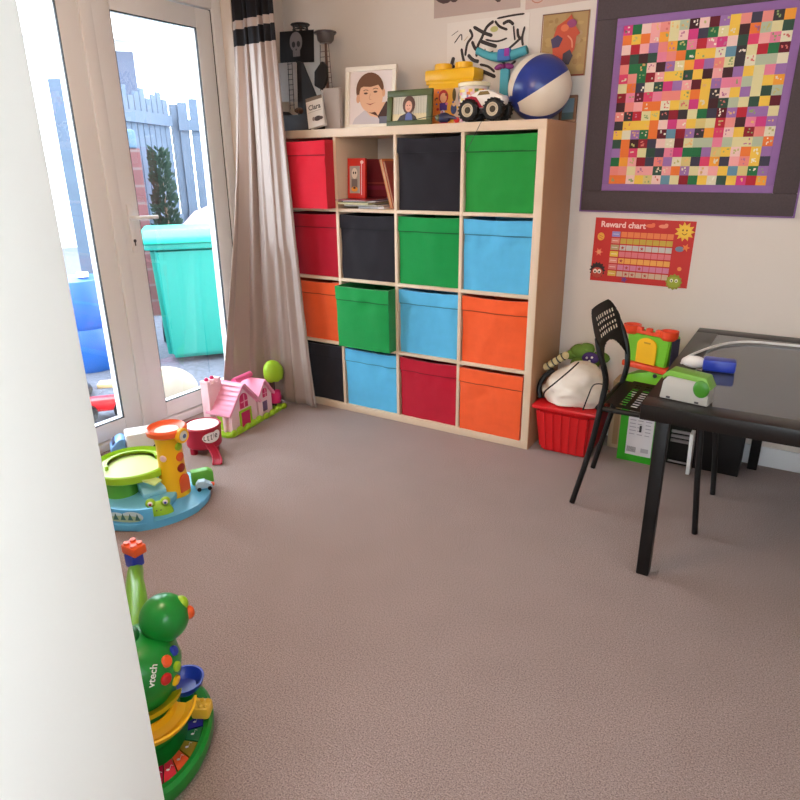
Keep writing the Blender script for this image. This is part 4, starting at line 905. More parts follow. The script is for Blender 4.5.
bm = B(); tube(bm, [(0.085, -0.145, 0.015), (0.10, -0.135, 0.08), (0.115, -0.12, 0.13), (0.15, -0.09, 0.13), (0.165, -0.06, 0.10)], 0.003, 8, smooth=6); obj('drawstring', bm, M_blackp, bg_)
bm = B(); tube(bm, [(-0.14, -0.07, 0.01), (-0.152, -0.06, 0.06), (-0.135, -0.045, 0.11), (-0.10, -0.02, 0.14)], 0.012, 8, smooth=6); obj('strap', bm, M_blackp, bg_)
# segmented cream toy arm and green purple soft toy on the bag
ca = thing('jointed_caterpillar', 'cream jointed toy lying along the top of the white bag', 'toy', (1.540, -0.262, 0.414), (0, -0.66, 0.15))
bm = B()
for k in range(5): sph(bm, (-0.05+k*0.026, 0, 0.012), (0.017, 0.019, 0.018), 12)
obj('body', bm, mat('cream_toy', (206, 190, 142), 0.5), ca)
bm = B()
for k in range(4): torus(bm, (-0.037+k*0.026, 0, 0.012), 0.0165, 0.003, Matrix.Rotation(PI/2, 4, 'Y'), 14, 6)
obj('joints', bm, M_dkgrey, ca)
gp = thing('soft_toy', 'green and purple soft toy with white spots sitting behind the white bag', 'soft toy', (1.602, -0.060, 0.2445), (0, 0, 0.1))
bm = B()
for c, r in (((0, 0, 0.095), (0.062, 0.036, 0.094)), ((-0.015, 0, 0.185), (0.050, 0.036, 0.036)), ((0.015, 0.005, 0.20), (0.036, 0.030, 0.030)), ((-0.055, -0.005, 0.165), (0.028, 0.026, 0.024)), ((0.082, 0.0, 0.165), (0.045, 0.028, 0.028)), ((0.045, 0.0, 0.14), (0.04, 0.03, 0.04))): sph(bm, c, r, 16)
for v in bm.verts: v.co += 0.004*Vector((noise.noise(v.co*60), noise.noise(v.co*60+Vector((5, 0, 0))), noise.noise(v.co*60+Vector((0, 5, 0)))))
for v in bm.verts: v.co.z = max(v.co.z, 0.0)
obj('body', bm, mat('green_plush', (104, 140, 52), 0.8, var=0.2, vscale=60), gp)
bm = B(); sph(bm, (0.040, -0.026, 0.165), (0.042, 0.022, 0.028), 16); pc = obj('purple_belly', bm, mat('purple_plush', (78, 52, 120), 0.8), gp)
for x, z in ((0.026, 0.170), (0.050, 0.174), (0.040, 0.155)):
    bm = B(); sph(bm, (x, -0.047, z), 0.006, 10); obj('spot', bm, M_white, pc)
cb = thing('cardboard_carton', 'beige cardboard carton standing between the red tub and the green carton', 'carton', (1.812, -0.085, 0), 0)
bm = B(); box(bm, -0.034, 0.034, -0.06, 0.06, 0, 0.335, 0.002); obj('body', bm, mat('beige_card', (186, 160, 128), 0.85), cb)
bm = B(); box(bm, -0.012, 0.012, -0.0606, -0.06, 0.02, 0.33); obj('tape', bm, mat('parcel_tape', (164, 130, 92), 0.4), cb)

# green carton with white label
gc = thing('green_carton', 'bright green carton with a large white label under the chair seat', 'carton', (1.945, -0.165, 0), 0.30*0)
bm = B(); box(bm, -0.092, 0.092, -0.095, 0.09, 0, 0.345, 0.003); obj('body', bm, mat('green_card', (48, 160, 30), 0.5), gc)
a = Art(0.112, 0.30, (216, 212, 214), 0.0006)
rr = random.Random(9)
for k in range(11):
    yy = 0.10+k*0.017
    for q in range(3): a.rect(-0.048+q*0.034, -0.048+q*0.034+rr.uniform(0.018, 0.03), yy, yy+0.004, (160, 156, 162))
a.rect(-0.004, 0.006, 0.118, 0.150, (40, 38, 40)); a.rect(0.012, 0.045, 0.022, 0.042, (170, 166, 170))
for k in range(9): a.rect(-0.048+k*0.0045, -0.048+k*0.0045+0.0022, 0.018, 0.044, (90, 86, 90))
a.build('shipping_label', gc, Matrix.Translation((0.0, -0.0955, 0.035)) @ RX90)
# toy fort on the carton
ft = thing('toy_fort', 'lime toy fort with orange battlements and a yellow arched gate', 'toy castle', (1.938, -0.185, 0.3465), -0.34)
M_flime = mat('fort_lime', (118, 196, 36), 0.4); M_for = mat('fort_orange', (232, 74, 34), 0.4)
bm = B(); prism(bm, [(-0.115, 0.0), (0.095, 0.0), (0.09, 0.085), (0.02, 0.085), (-0.02, 0.062), (-0.09, 0.045)], -0.06, 0.05, RX90, 0.006); obj('base', bm, M_flime, ft)
bm = B(); 
bm.free()
for x, z in ((-0.015, 0.016), (0.065, 0.016), (0.062, 0.075)):
    bm = B(); cyl(bm, (x, -0.0595, z), (x, -0.063, z), 0.009, seg=12); obj('peg', bm, M_dkgrey, ft)
bm = B(); box(bm, -0.108, 0.112, -0.058, 0.055, 0.086, 0.112, 0.006); obj('floor_band', bm, M_for, ft)
bm = B(); tapered(bm, 0.185, 0.085, 0.205, 0.085, 0.112, 0.245, 0.006); obj('wall', bm, M_flime, ft)
bm = B(); prism(bm, [(-0.046, 0.0)]+[(0.046*math.cos(PI*k/12), 0.085+0.034*math.sin(PI*k/12)) for k in range(13)][::-1][0:0]+[(0.046, 0.0)]+[(0.046*math.cos(PI*k/12), 0.080+0.034*math.sin(PI*k/12)) for k in range(13)], 0, 0.008, Matrix.Translation((0.0, -0.042, 0.116)) @ RX90); gt = obj('gate', bm, M_yel, ft)
bm = B(); box(bm, -0.012, 0.018, -0.053, -0.050, 0.205, 0.212, 0.001); obj('gate_latch', bm, mat('gate_deep_yellow', (206, 150, 20), 0.4), gt)  # latch in a deeper yellow than the gate
bm = B(); box(bm, 0.1035, 0.1065, -0.03, 0.03, 0.116, 0.235); obj('side_panel', bm, mat('slate_plastic', (66, 66, 92), 0.4), ft)
for sx in (-0.088, 0.088):
    for sy in (-0.032,):
        bm = B(); lathe(bm, [(0, 0.235), (0.026, 0.235), (0.036, 0.246), (0.038, 0.275), (0.030, 0.275), (0.028, 0.262), (0, 0.262)], Matrix.Translation((sx, sy, 0)), 20)
        obj('turret', bm, M_for, ft)
bm = B(); box(bm, -0.062, 0.062, -0.05, -0.03, 0.243, 0.258, 0.003)
for k in range(3): box(bm, -0.055+k*0.043, -0.055+k*0.043+0.024, -0.05, -0.03, 0.256, 0.272, 0.003)
obj('battlements', bm, M_for, ft)

# ---------------------------------------------------------------- chair
ch = thing('metal_chair', 'black steel chair with perforated plastic back and seat facing the table', 'chair', (2.04, -0.60, 0))
cx, cy = 2.04, -0.60
def cp(x, y, z): return (x-cx, y-cy, z)
# rear legs continue as the back loop
path = [(1.81, -0.78), (1.787, -0.42)]
for (fx, fy, sgn) in ((1.810, -0.780, -1), (1.790, -0.420, 1)):
    bm = B(); yy = -0.765 if sgn < 0 else -0.435
    tube(bm, [cp(fx, fy, 0.004), cp(fx+0.050, (fy+yy)/2, 0.25), cp(1.886, yy, 0.46), cp(1.891, yy, 0.525), cp(1.880, yy-0.008*(1 if sgn < 0 else -1), 0.585), cp(1.858, yy-0.012*(1 if sgn < 0 else -1), 0.645), cp(1.842, yy-0.013*(1 if sgn < 0 else -1), 0.690)], [0.011, 0.011, 0.011, 0.011, 0.011, 0.010, 0.003], 10, smooth=6); obj('leg', bm, M_black, ch)
    bm = B(); fx2 = 2.271 if sgn < 0 else 2.285
    tube(bm, [cp(fx2, fy, 0.004), cp(fx2-0.02, fy, 0.22), cp(2.235, fy-sgn*0.01, 0.405), cp(2.215, fy-sgn*0.012, 0.418), cp(1.87, yy-sgn*0.002, 0.418)], 0.0105, 10, smooth=5); obj('leg', bm, M_black, ch)
for fx in (1.87, 2.21):
    bm = B(); tube(bm, [cp(fx, -0.765, 0.418), cp(fx, -0.435, 0.418)], 0.009, 8); obj('crossbar', bm, M_black, ch)
# backrest: rounded plate with slots, arched lower edge, curved between the side tubes
def back_pt(u, v):    # u -1..1 across (near..far), v 0 bottom..1 top
    half = 0.183; y = -0.600+u*half; z = 0.545+0.235*v
    x = 1.890-0.36*(z-0.56)-0.016*(1-u*u)
    return Vector(cp(x, y, z))
bm = B(); NU, NV = 44, 26; keep = {}
def inside(u, v):
    top = 1.0-0.30*max(0, (abs(u)-0.55)/0.45)**2.2
    bot = 0.0+0.40*(1-min(1, abs(u)/0.86)**2.6)
    return bot <= v <= top
def slot(u, v):
    if v < 0.50 or v > 0.86 or abs(u-0.16) > 0.62: return False
    gi = (u+0.46)/0.155; gj = (v-0.50)/0.09
    return 0.30 < gi % 1 < 0.70 and 0.25 < gj % 1 < 0.75
NU, NV = 96, 52
gv = {}
def V(i, j):
    if (i, j) not in gv: gv[(i, j)] = bm.verts.new(back_pt(-1+2*i/NU, j/NV))
    return gv[(i, j)]
for i in range(NU):
    for j in range(NV):
        u = -1+2*(i+0.5)/NU; v = (j+0.5)/NV
        if inside(u, v) and not slot(u, v): bm.faces.new((V(i, j), V(i+1, j), V(i+1, j+1), V(i, j+1)))
bmesh.ops.solidify(bm, geom=list(bm.faces), thickness=0.012)
obj('backrest', bm, M_blackp, ch, 50)
bm = B(); gv = {}; NU, NV = 60, 60
def seat_pt(u, v):
    x = 1.895+0.355*v; y = -0.60+u*0.178*(0.96+0.06*v); z = 0.440-0.010*math.sin(PI*v)*(1-0.3*u*u)-(0.02*max(0, v-0.9)*10*(v-0.9)*10 if v > 0.9 else 0)
    return Vector(cp(x, y, z))
def seat_v(i, j):
    if (i, j) not in gv: gv[(i, j)] = bm.verts.new(seat_pt(-1+2*i/NU, j/NV))
    return gv[(i, j)]
for i in range(NU):
    for j in range(NV):
        u = -1+2*(i+0.5)/NU; v = (j+0.5)/NV
        if abs(u) > 0.9 and (v < 0.08 or v > 0.93): continue
        s = (0.10 < v < 0.85 and abs(u) < 0.8 and 0.3 < ((u+0.8)/0.16) % 1 < 0.7 and 0.2 < ((v-0.1)/0.125) % 1 < 0.8)
        if not s: bm.faces.new((seat_v(i, j), seat_v(i+1, j), seat_v(i+1, j+1), seat_v(i, j+1)))
bmesh.ops.solidify(bm, geom=list(bm.faces), thickness=0.012)
obj('seat', bm, M_blackp, ch, 50)

# ---------------------------------------------------------------- table and things on it
tx0, tx1, ty0, ty1, tz = 2.096, 3.20, -1.152, -0.02, 0.60
tb = thing('low_table', 'low black-brown table with thick square legs at the edge of the room', 'table', ((tx0+tx1)/2, (ty0+ty1)/2, 0))
ox, oy = (tx0+tx1)/2, (ty0+ty1)/2
fw = 0.085
bm = B()
box(bm, tx0-ox, tx1-ox, ty0-oy, ty0+fw-oy, tz-0.05, tz, 0.002); box(bm, tx0-ox, tx1-ox, ty1-fw-oy, ty1-oy, tz-0.05, tz, 0.002)
box(bm, tx0-ox, tx0+fw-ox, ty0+fw-oy, ty1-fw-oy, tz-0.05, tz, 0.002); box(bm, tx1-fw-ox, tx1-ox, ty0+fw-oy, ty1-fw-oy, tz-0.05, tz, 0.002)
obj('top_frame', bm, M_tbl, tb)
bm = B(); box(bm, tx0+fw-ox, tx1-fw-ox, ty0+fw-oy, ty1-fw-oy, tz-0.02, tz-0.002); obj('glass_inset', bm, mat('smoked_glass', (70, 76, 84), 0.08, spec=0.8), tb)
for lx, ly in ((2.162, -1.120), (3.15, -1.112), (3.15, -0.06), (2.40, -0.06)):
    bm = B(); box(bm, lx-0.020-ox, lx+0.020-ox, ly-0.020-oy, ly+0.020-oy, 0, tz-0.05, 0.004); obj('leg', bm, M_black, tb)
# grey and green toy case
tc_ = thing('toy_case', 'pale grey toy case with lime rounded top on the table corner', 'toy', (2.206, -1.045, tz+0.0006), -0.16)
bm = B(); prism(bm, [(-0.072, 0.0), (0.072, 0.0), (0.068, 0.05), (0.050, 0.072), (-0.052, 0.076), (-0.066, 0.055)], -0.03, 0.03, RX90, 0.004); obj('body', bm, mat('pale_grey_plastic', (176, 172, 164), 0.5), tc_)
bm = B(); prism(bm, [(-0.066, 0.060), (-0.050, 0.079), (0.052, 0.075), (0.070, 0.052), (0.076, 0.054), (0.058, 0.088), (-0.050, 0.094), (-0.072, 0.072)], -0.026, 0.032, RX90, 0.003); obj('top_shell', bm, mat('moss_lime_plastic', (112, 166, 60), 0.4), tc_)
bm = B(); sph(bm, (0.048, -0.030, 0.052), (0.024, 0.008, 0.028), 16); obj('green_button', bm, mat('leaf_green_plastic', (60, 130, 30), 0.4), tc_)
bm = B()
for x in (-0.045, 0.04): box(bm, x-0.006, x+0.006, -0.0315, -0.030, 0.004, 0.010)
obj('screw_slots', bm, M_dkgrey, tc_)
bt = thing('toy_train', 'white and blue toy lying on the table behind the grey toy case', 'toy', (2.205, -0.675, tz+0.0006), 0.1)
bm = B(); sph(bm, (-0.035, 0, 0.022), (0.042, 0.028, 0.022), 16); obj('white_nose', bm, M_white, bt)
bm = B(); box(bm, -0.005, 0.10, -0.03, 0.03, 0.0, 0.042, 0.008); obj('blue_body', bm, M_blue, bt)
bm = B(); tube(bm, [(2.128, -0.66, 0.607), (2.135, -0.55, 0.606), (2.195, -0.36, 0.606), (2.26, -0.25, 0.606), (2.35, -0.20, 0.606), (2.60, -0.18, 0.606)], 0.005, 8, smooth=8); o = obj('white_cable', bm, M_white); tag(o, 'thin white cable curving across the table top', 'cable')

# under the table: dark storage unit and a white panel
ds = thing('dark_media_unit', 'black unit with pale grey shelf edges in the shade under the table', 'storage unit', (2.215, -0.115, 0))
bm = B(); box(bm, -0.16, 0.14, -0.078, 0.075, 0, 0.30, 0.003); obj('body', bm, M_blackp, ds)
for z in (0.014, 0.112, 0.134, 0.156):
    bm = B(); box(bm, -0.148, -0.052 if z > 0.05 else -0.06, -0.088, -0.078, z, z+(0.012 if z > 0.05 else 0.006), 0.001); obj('shelf_edge', bm, mat('grey_trim', (150, 142, 144), 0.5), ds)
o = B(); box(o, -0.008, 0.008, -0.03, 0.03, 0, 0.19, 0.002); o = obj('upright_board', o, M_white); o.location = (2.164, -0.245, 0.0); o.rotation_euler = (0, -0.03, 0); tag(o, 'narrow white board standing on the carpet under the table', 'board')

# ---------------------------------------------------------------- pink dollhouse
dh = thing('toy_cottage', 'pink plastic toy cottage on a lime base in front of the curtain', 'dollhouse', (0.050, -0.785, 0), math.radians(97))
# local x runs along the front, local -y faces the room
bm = B(); prism(bm, [(-0.235, -0.03), (-0.21, -0.055), (0.20, -0.05), (0.255, -0.045), (0.272, -0.02), (0.262, 0.05), (0.20, 0.10), (-0.235, 0.13)], 0, 0.016, Matrix(), 0.004); obj('base', bm, M_lime, dh)
bm = B(); prism(bm, [(-0.19, 0.016), (0.02, 0.016), (0.02, 0.115), (-0.085, 0.225), (-0.19, 0.115)], -0.03, 0.0, Matrix.Translation((0, -0.03, 0)) @ RX90, 0.0); obj('front_gable', bm, M_cream, dh)
bm = B(); box(bm, -0.19, 0.19, 0.002, 0.105, 0.016, 0.118); obj('house_body', bm, M_cream, dh)
bm = B()
for s in (-1, 1):
    q0 = Vector((-0.085, 0, 0.240)); q1 = Vector((-0.085+s*0.128, 0, 0.104))
    d = (q1-q0); n = Vector((d.z*-s*-1, 0, 0)); 
    vs = [(q0.x, -0.045, q0.z), (q1.x, -0.045, q1.z), (q1.x, 0.11, q1.z), (q0.x, 0.11, q0.z)]
    lo = [bm.verts.new(v) for v in vs]; hi = [bm.verts.new((v[0]+s*0.006, v[1], v[2]+0.010)) for v in vs]
    bm.faces.new(lo); bm.faces.new(hi[::-1])
    for i in range(4): bm.faces.new((lo[i], hi[i], hi[(i+1) % 4], lo[(i+1) % 4]))
    for k in range(7):
        t0 = (k+0.1)/7; a0 = q0.lerp(q1, t0); a1 = q0.lerp(q1, t0+0.10)
        w4 = [(a0.x+s*0.006, -0.043, a0.z+0.010), (a1.x+s*0.009, -0.043, a1.z+0.0145), (a1.x+s*0.009, 0.108, a1.z+0.0145), (a0.x+s*0.006, 0.108, a0.z+0.010)]
        bm.faces.new([bm.verts.new(v) for v in w4])
rf = obj('roof', bm, M_pink, dh)
def arch(w_, h_, n=10): return [(-w_/2, 0), (w_/2, 0)]+[(w_/2*math.cos(PI*k/n), h_-w_/2+w_/2*math.sin(PI*k/n)) for k in range(n+1)]
def on_front(poly, x, z, y, th): 
    bm = B(); prism(bm, poly, 0, th, Matrix.Translation((x, y, z)) @ RX90); return bm
wn = obj('window', on_front(arch(0.062, 0.078), -0.085, 0.118, -0.0305, 0.004), M_mag, dh)
bm = B(); box(bm, -0.087, -0.083, -0.038, -0.0345, 0.12, 0.19); box(bm, -0.112, -0.058, -0.038, -0.0345, 0.150, 0.154); obj('glazing_bar', bm, M_pink, wn)
obj('door', on_front([(-0.036, 0), (0.036, 0), (0.036, 0.078), (-0.036, 0.078)], -0.080, 0.018, -0.0305, 0.004), M_mag, dh)
bm = B(); box(bm, -0.130, -0.034, -0.040, -0.0305, 0.098, 0.110, 0.003); box(bm, -0.130, -0.119, -0.040, -0.0305, 0.016, 0.098, 0.003); box(bm, -0.045, -0.034, -0.040, -0.0305, 0.016, 0.098, 0.003); obj('porch_trellis', bm, M_lime, dh)
bm = B(); box(bm, -0.1915, -0.190, 0.005, 0.06, 0.02, 0.10); obj('side_doorway', bm, M_lime, dh)
for y in (0.0, 0.075):
    bm = B(); box(bm, -0.205, -0.191, y, y+0.016, 0.016, 0.115, 0.003); obj('corner_post', bm, M_cream, dh)
# second smaller gable
bm = B(); prism(bm, [(0.035, 0.016), (0.155, 0.016), (0.155, 0.120), (0.095, 0.195), (0.035, 0.120)], 0.0, 0.035, Matrix.Translation((0, 0.004, 0)) @ RX90); obj('side_gable', bm, M_cream, dh)
bm = B()
for s in (-1, 1):
    vs = [(0.095, -0.042, 0.208), (0.095+s*0.076, -0.042, 0.112), (0.095+s*0.076, 0.10, 0.112), (0.095, 0.10, 0.208)]
    lo = [bm.verts.new(v) for v in vs]; hi = [bm.verts.new((v[0]+s*0.005, v[1], v[2]+0.009)) for v in vs]
    bm.faces.new(lo); bm.faces.new(hi[::-1])
    for i in range(4): bm.faces.new((lo[i], hi[i], hi[(i+1) % 4], lo[(i+1) % 4]))
obj('roof', bm, M_pink, dh)
w2 = obj('window', on_front(arch(0.036, 0.05), 0.095, 0.118, -0.0315, 0.003), M_mag, dh)
bm = B(); box(bm, 0.0935, 0.0965, -0.038, -0.0345, 0.12, 0.166); box(bm, 0.078, 0.112, -0.038, -0.0345, 0.138, 0.141); obj('glazing_bar', bm, M_pink, w2)
obj('window', on_front([(-0.018, 0), (0.018, 0), (0.018, 0.055), (-0.018, 0.055)], 0.090, 0.040, -0.0315, 0.003), mat('lilac_plastic', (120, 90, 130), 0.4), dh)
bm = B(); cyl(bm, (-0.035, 0.06, 0.233), (0.105, 0.06, 0.233), 0.017, seg=18); obj('rolled_awning', bm, mat('rose_plastic', (232, 100, 150), 0.4), dh)
bm = B(); box(bm, -0.215, -0.110, 0.078, 0.128, 0.016, 0.262, 0.004)
for k in range(3): box(bm, -0.214+k*0.040, -0.214+k*0.040+0.022, 0.078, 0.128, 0.260, 0.280, 0.003)
obj('tower', bm, M_cream, dh)
bm = B(); 
for x in (-0.195, -0.155): sph(bm, (x, 0.10, 0.285), 0.011, 12)
obj('tower_finial', bm, M_mag, dh)
# tree with swing at the end of the base
bm = B(); tube(bm, [(0.240, 0.02, 0.012), (0.234, 0.02, 0.10), (0.238, 0.02, 0.19)], [0.017, 0.012, 0.014], 12, smooth=4); obj('tree_trunk', bm, mat('toy_brown', (96, 60, 50), 0.5), dh)
bm = B(); sph(bm, (0.234, 0.0, 0.212), (0.066, 0.050, 0.074), 22)
for v in bm.verts:
    if v.co.z < 0.178: v.co.z = 0.178-0.012*abs(math.sin(6*math.atan2(v.co.y, v.co.x-0.232)))
    elif v.co.z > 0.22: v.co.x += -0.25*(v.co.z-0.22)
obj('tree_crown', bm, M_lime, dh)
bm = B(); lathe(bm, [(0, 0.05), (0.030, 0.05), (0.034, 0.075), (0.030, 0.115), (0.012, 0.118), (0, 0.118)], Matrix.Translation((0.205, -0.02, 0)), 18); obj('letter_box', bm, M_mag, dh)
bm = B(); cyl(bm, (0.205, -0.02, 0.014), (0.205, -0.02, 0.05), 0.006, seg=10); cyl(bm, (0.205, -0.02, 0.118), (0.205, -0.02, 0.172), 0.003, seg=8); obj('letter_box_post', bm, M_dkgrey, dh)
bm = B()
for k in range(9): sph(bm, (-0.20+k*0.055, -0.046+0.006*math.sin(k*2), 0.017), (0.024, 0.015, 0.018), 10)
obj('flower_border', bm, M_lime, dh)

# ---------------------------------------------------------------- toy garage with tower
gg = thing('toy_garage', 'light blue toy garage with yellow spotted tower and lime parking deck', 'toy garage', (0.345, -1.63, 0), 0)
gx, gy = 0.345, -1.63
bm = B(); pl = []
for k in range(40):
    q = 2*PI*k/40; r = 1+0.03*math.cos(3*q)
    pl.append((0.225*r*math.cos(q)-0.02, 0.235*r*math.sin(q)))
rotb = Matrix.Rotation(math.radians(38), 4, 'Z')
prism(bm, pl, 0.0, 0.03, rotb, 0.008); obj('base', bm, M_sky, gg)
bm = B(); prism(bm, [(0.16*math.cos(2*PI*k/30)-0.07, 0.16*math.sin(2*PI*k/30)-0.05) for k in range(30)], 0.03, 0.062, rotb, 0.008); obj('road_level', bm, mat('pale_blue_plastic', (120, 200, 232), 0.38), gg)
# front wall with tree sticker
bm = B(); lathe(bm, [(0.215, 0.03), (0.228, 0.03), (0.222, 0.085), (0.210, 0.085)], Matrix.Translation((-0.01, -0.01, 0)), 20, math.radians(-100), math.radians(-38)); fw_ = obj('front_wall', bm, M_sky, gg)
a = Art(0.001, 0.001, (120, 170, 190), 0.0002); 
a.ell(-0.028, 0.022, 0.03, 0.016, (200, 226, 236)); a.ell(0.022, 0.024, 0.034, 0.018, (200, 226, 236)); a.ell(0, 0.016, 0.05, 0.012, (170, 200, 170))
for k in range(4): a.poly([(-0.036+k*0.022, 0.012), (-0.020+k*0.022, 0.012), (-0.028+k*0.022, 0.036)], (56, 116, 116))
sa = math.radians(-64)
a.build('forest_sticker', fw_, Matrix.Translation((-0.01+0.2275*math.cos(sa), -0.01+0.2275*math.sin(sa), 0.033)) @ Matrix.Rotation(sa+PI/2, 4, 'Z') @ RX90 @ Matrix.Diagonal((1.3, 1.2, 1, 1)))
# tower: leaning yellow column with spots
bm = B(); lathe(bm, [(0.0, 0.03), (0.062, 0.03), (0.060, 0.06), (0.052, 0.15), (0.050, 0.26), (0.056, 0.29), (0.0, 0.29)], Matrix.Translation((0.045, 0.055, 0)), 30); tw = obj('tower', bm, M_yel, gg)
def tower_spot(ang, z, r, m, name='spot'):
    R = 0.0605-0.0105*min(1, (z-0.03)/0.12)
    M = Matrix.Translation((0.045+R*math.cos(ang), 0.055+R*math.sin(ang), z)) @ Matrix.Rotation(ang, 4, 'Z') @ Matrix.Rotation(PI/2, 4, 'Y')
    bm = B(); lathe(bm, [(0, -0.004), (r, -0.004), (r, 0.003), (r*0.8, 0.0055), (0, 0.006)], M, 18); obj(name, bm, m, tw)
va = math.atan2(-1.48, 2.11)
tower_spot(va+0.75, 0.245, 0.017, M_lime); tower_spot(va+0.75, 0.20, 0.019, M_orng); tower_spot(va+0.72, 0.152, 0.019, mat('maroon_plastic', (150, 30, 24), 0.4)); tower_spot(va-0.62, 0.205, 0.014, M_cream)
bm = B(); prism(bm, arch(0.05, 0.075), 0, 0.006, Matrix.Translation((0.045+0.056*math.cos(va+0.72), 0.055+0.056*math.sin(va+0.72), 0.05)) @ Matrix.Rotation(va+0.72+PI/2, 4, 'Z') @ RX90); obj('doorway', bm, M_orng, tw)
bm = B(); lathe(bm, [(0.0, 0.288), (0.060, 0.288), (0.078, 0.300), (0.080, 0.318), (0.072, 0.326), (0.064, 0.318), (0.050, 0.308), (0.0, 0.306)], Matrix.Translation((0.045, 0.055, 0)), 34); obj('top_ring', bm, M_orng, gg)
bm = B(); lathe(bm, [(0.0, 0.3065), (0.048, 0.3075), (0.046, 0.312), (0.0, 0.314)], Matrix.Translation((0.045, 0.055, 0)), 28); obj('turntable', bm, mat('pale_peach_plastic', (246, 214, 196), 0.4), gg)
ea = va+0.72; Me = Matrix.Translation((0.045+0.080*math.cos(ea), 0.055+0.080*math.sin(ea), 0.298)) @ Matrix.Rotation(ea, 4, 'Z') @ Matrix.Rotation(PI/2, 4, 'Y')
bm = B(); lathe(bm, [(0, -0.012), (0.030, -0.012), (0.031, 0.004), (0.026, 0.010), (0.022, 0.007), (0, 0.006)], Me, 24); ey = obj('eye_badge', bm, M_yel, gg)
bm = B(); lathe(bm, [(0, 0.004), (0.021, 0.0075), (0, 0.012)], Me, 20); obj('eye_white', bm, M_white, ey)
bm = B(); lathe(bm, [(0, 0.009), (0.009, 0.012), (0, 0.0135)], Me, 16); obj('iris', bm, mat('iris_blue', (80, 120, 170), 0.3), ey)
# lime deck with spiral track
dcx, dcy = -0.115, -0.015
bm = B(); lathe(bm, [(0, 0.125), (0.150, 0.125), (0.160, 0.132), (0.160, 0.158), (0.152, 0.162), (0.148, 0.146), (0, 0.146)], Matrix.Translation((dcx, dcy, 0)), 48); dk = obj('parking_deck', bm, M_lime, gg)
bm = B(); lathe(bm, [(0, 0.1465), (0.135, 0.1465), (0.134, 0.149), (0, 0.149)], Matrix.Translation((dcx, dcy, 0)), 40); obj('deck_surface', bm, mat('pale_lime_plastic', (206, 232, 150), 0.4), dk)
bm = B(); lathe(bm, [(0.092, 0.149), (0.104, 0.149), (0.104, 0.166), (0.092, 0.166)], Matrix.Translation((dcx, dcy, 0)), 26, math.radians(60), math.radians(250)); obj('kerb', bm, M_lime, dk)
bm = B(); lathe(bm, [(0, 0.03), (0.07, 0.03), (0.06, 0.126), (0, 0.126)], Matrix.Translation((dcx+0.02, dcy-0.075, 0)), 24); obj('deck_support', bm, mat('mid_green_plastic', (96, 176, 56), 0.4), gg)
bm = B(); prism(bm, [(-0.06, 0.0), (0.07, 0.0), (0.07, 0.02), (-0.055, 0.075), (-0.06, 0.075)], -0.045, 0.045, Matrix.Translation((-0.01, 0.0-0.02, 0.062)) @ Matrix.Rotation(-0.4, 4, 'Z') @ RX90, 0.004); obj('ramp', bm, mat('ramp_blue', (150, 214, 238), 0.4), gg)
bm = B(); obox(bm, (0.10, 0.05, 0.008), Matrix.Translation((0.03, -0.055, 0.135)) @ Matrix.Rotation(0.3, 4, 'Z') @ Matrix.Rotation(0.25, 4, 'Y'), 0.003); obj('deck_lip', bm, mat('pale_lime_plastic', (206, 232, 150), 0.4), gg)
bm = B(); obox(bm, (0.04, 0.03, 0.022), Matrix.Translation((-0.055, -0.10, 0.085)) @ Matrix.Rotation(0.3, 4, 'Z'), 0.006); obj('orange_stop', bm, M_orng, gg)
# lime frog face at the front
fa = math.radians(-22); fxx, fyy = 0.150*math.cos(math.radians(-40))+0.02, 0.150*math.sin(math.radians(-40))
Mf = Matrix.Translation((fxx-0.004, fyy+0.002, 0.03)) @ Matrix.Rotation(math.radians(50), 4, 'Z') @ Matrix.Scale(0.86, 4)
bm = B(); sph(bm, (0, 0, 0), (0.062, 0.028, 0.062), 20)
for v in bm.verts: v.co.z = max(v.co.z, 0)
for sx in (-0.032, 0.032): sph(bm, (sx, -0.006, 0.058), 0.022, 14)
bm.transform(Mf); fg = obj('frog_face', bm, M_lime, gg)
for sx, c in ((-0.032, M_dkred), (0.032, M_blue)):
    bm = B(); sph(bm, (sx, -0.022, 0.062), (0.012, 0.008, 0.012), 12); bm.transform(Mf); obj('eye', bm, M_white, fg)
    bm = B(); sph(bm, (sx, -0.029, 0.062), (0.006, 0.004, 0.006), 10); bm.transform(Mf); obj('pupil', bm, c, fg)
bm = B()
for sx in (-0.008, 0.010): sph(bm, (sx, -0.027, 0.028), 0.003, 8)
bm.transform(Mf); obj('nostril', bm, M_dkgrey, fg)
bm = B(); prism(bm, [(-0.045, 0), (0.045, 0), (0.045, 0.05), (0.025, 0.062), (-0.045, 0.062)], -0.02, 0.02, Matrix.Translation((0.075, 0.175, 0.03)) @ Matrix.Rotation(1.0, 4, 'Z') @ RX90, 0.006); obj('green_bumper', bm, mat('mid_green_plastic', (96, 176, 56), 0.4), gg)
bm = B(); box(bm, -0.035, 0.035, -0.004, 0.004, 0, 0.001); bm.free()
# little car at the end of the base
lc = thing('toy_car', 'tiny pale blue toy car with orange nose at the rim of the garage base', 'toy car', (gx+0.128, gy+0.135, 0.0306), 0.9)
bm = B(); prism(bm, [(-0.034, 0.008), (0.036, 0.008), (0.034, 0.024), (0.014, 0.028), (0.006, 0.042), (-0.020, 0.042), (-0.032, 0.026)], -0.016, 0.016, RX90, 0.004); obj('body', bm, mat('car_pale_blue', (170, 200, 220), 0.3), lc)
bm = B(); sph(bm, (0.034, 0, 0.017), (0.010, 0.013, 0.009), 12); obj('nose', bm, M_orng, lc)
for sx in (-0.02, 0.022):
    for sy in (-0.017, 0.017):
        bm = B(); cyl(bm, (sx, sy-0.003, 0.0085), (sx, sy+0.003, 0.0085), 0.0085, seg=14); obj('wheel', bm, M_blackp, lc)

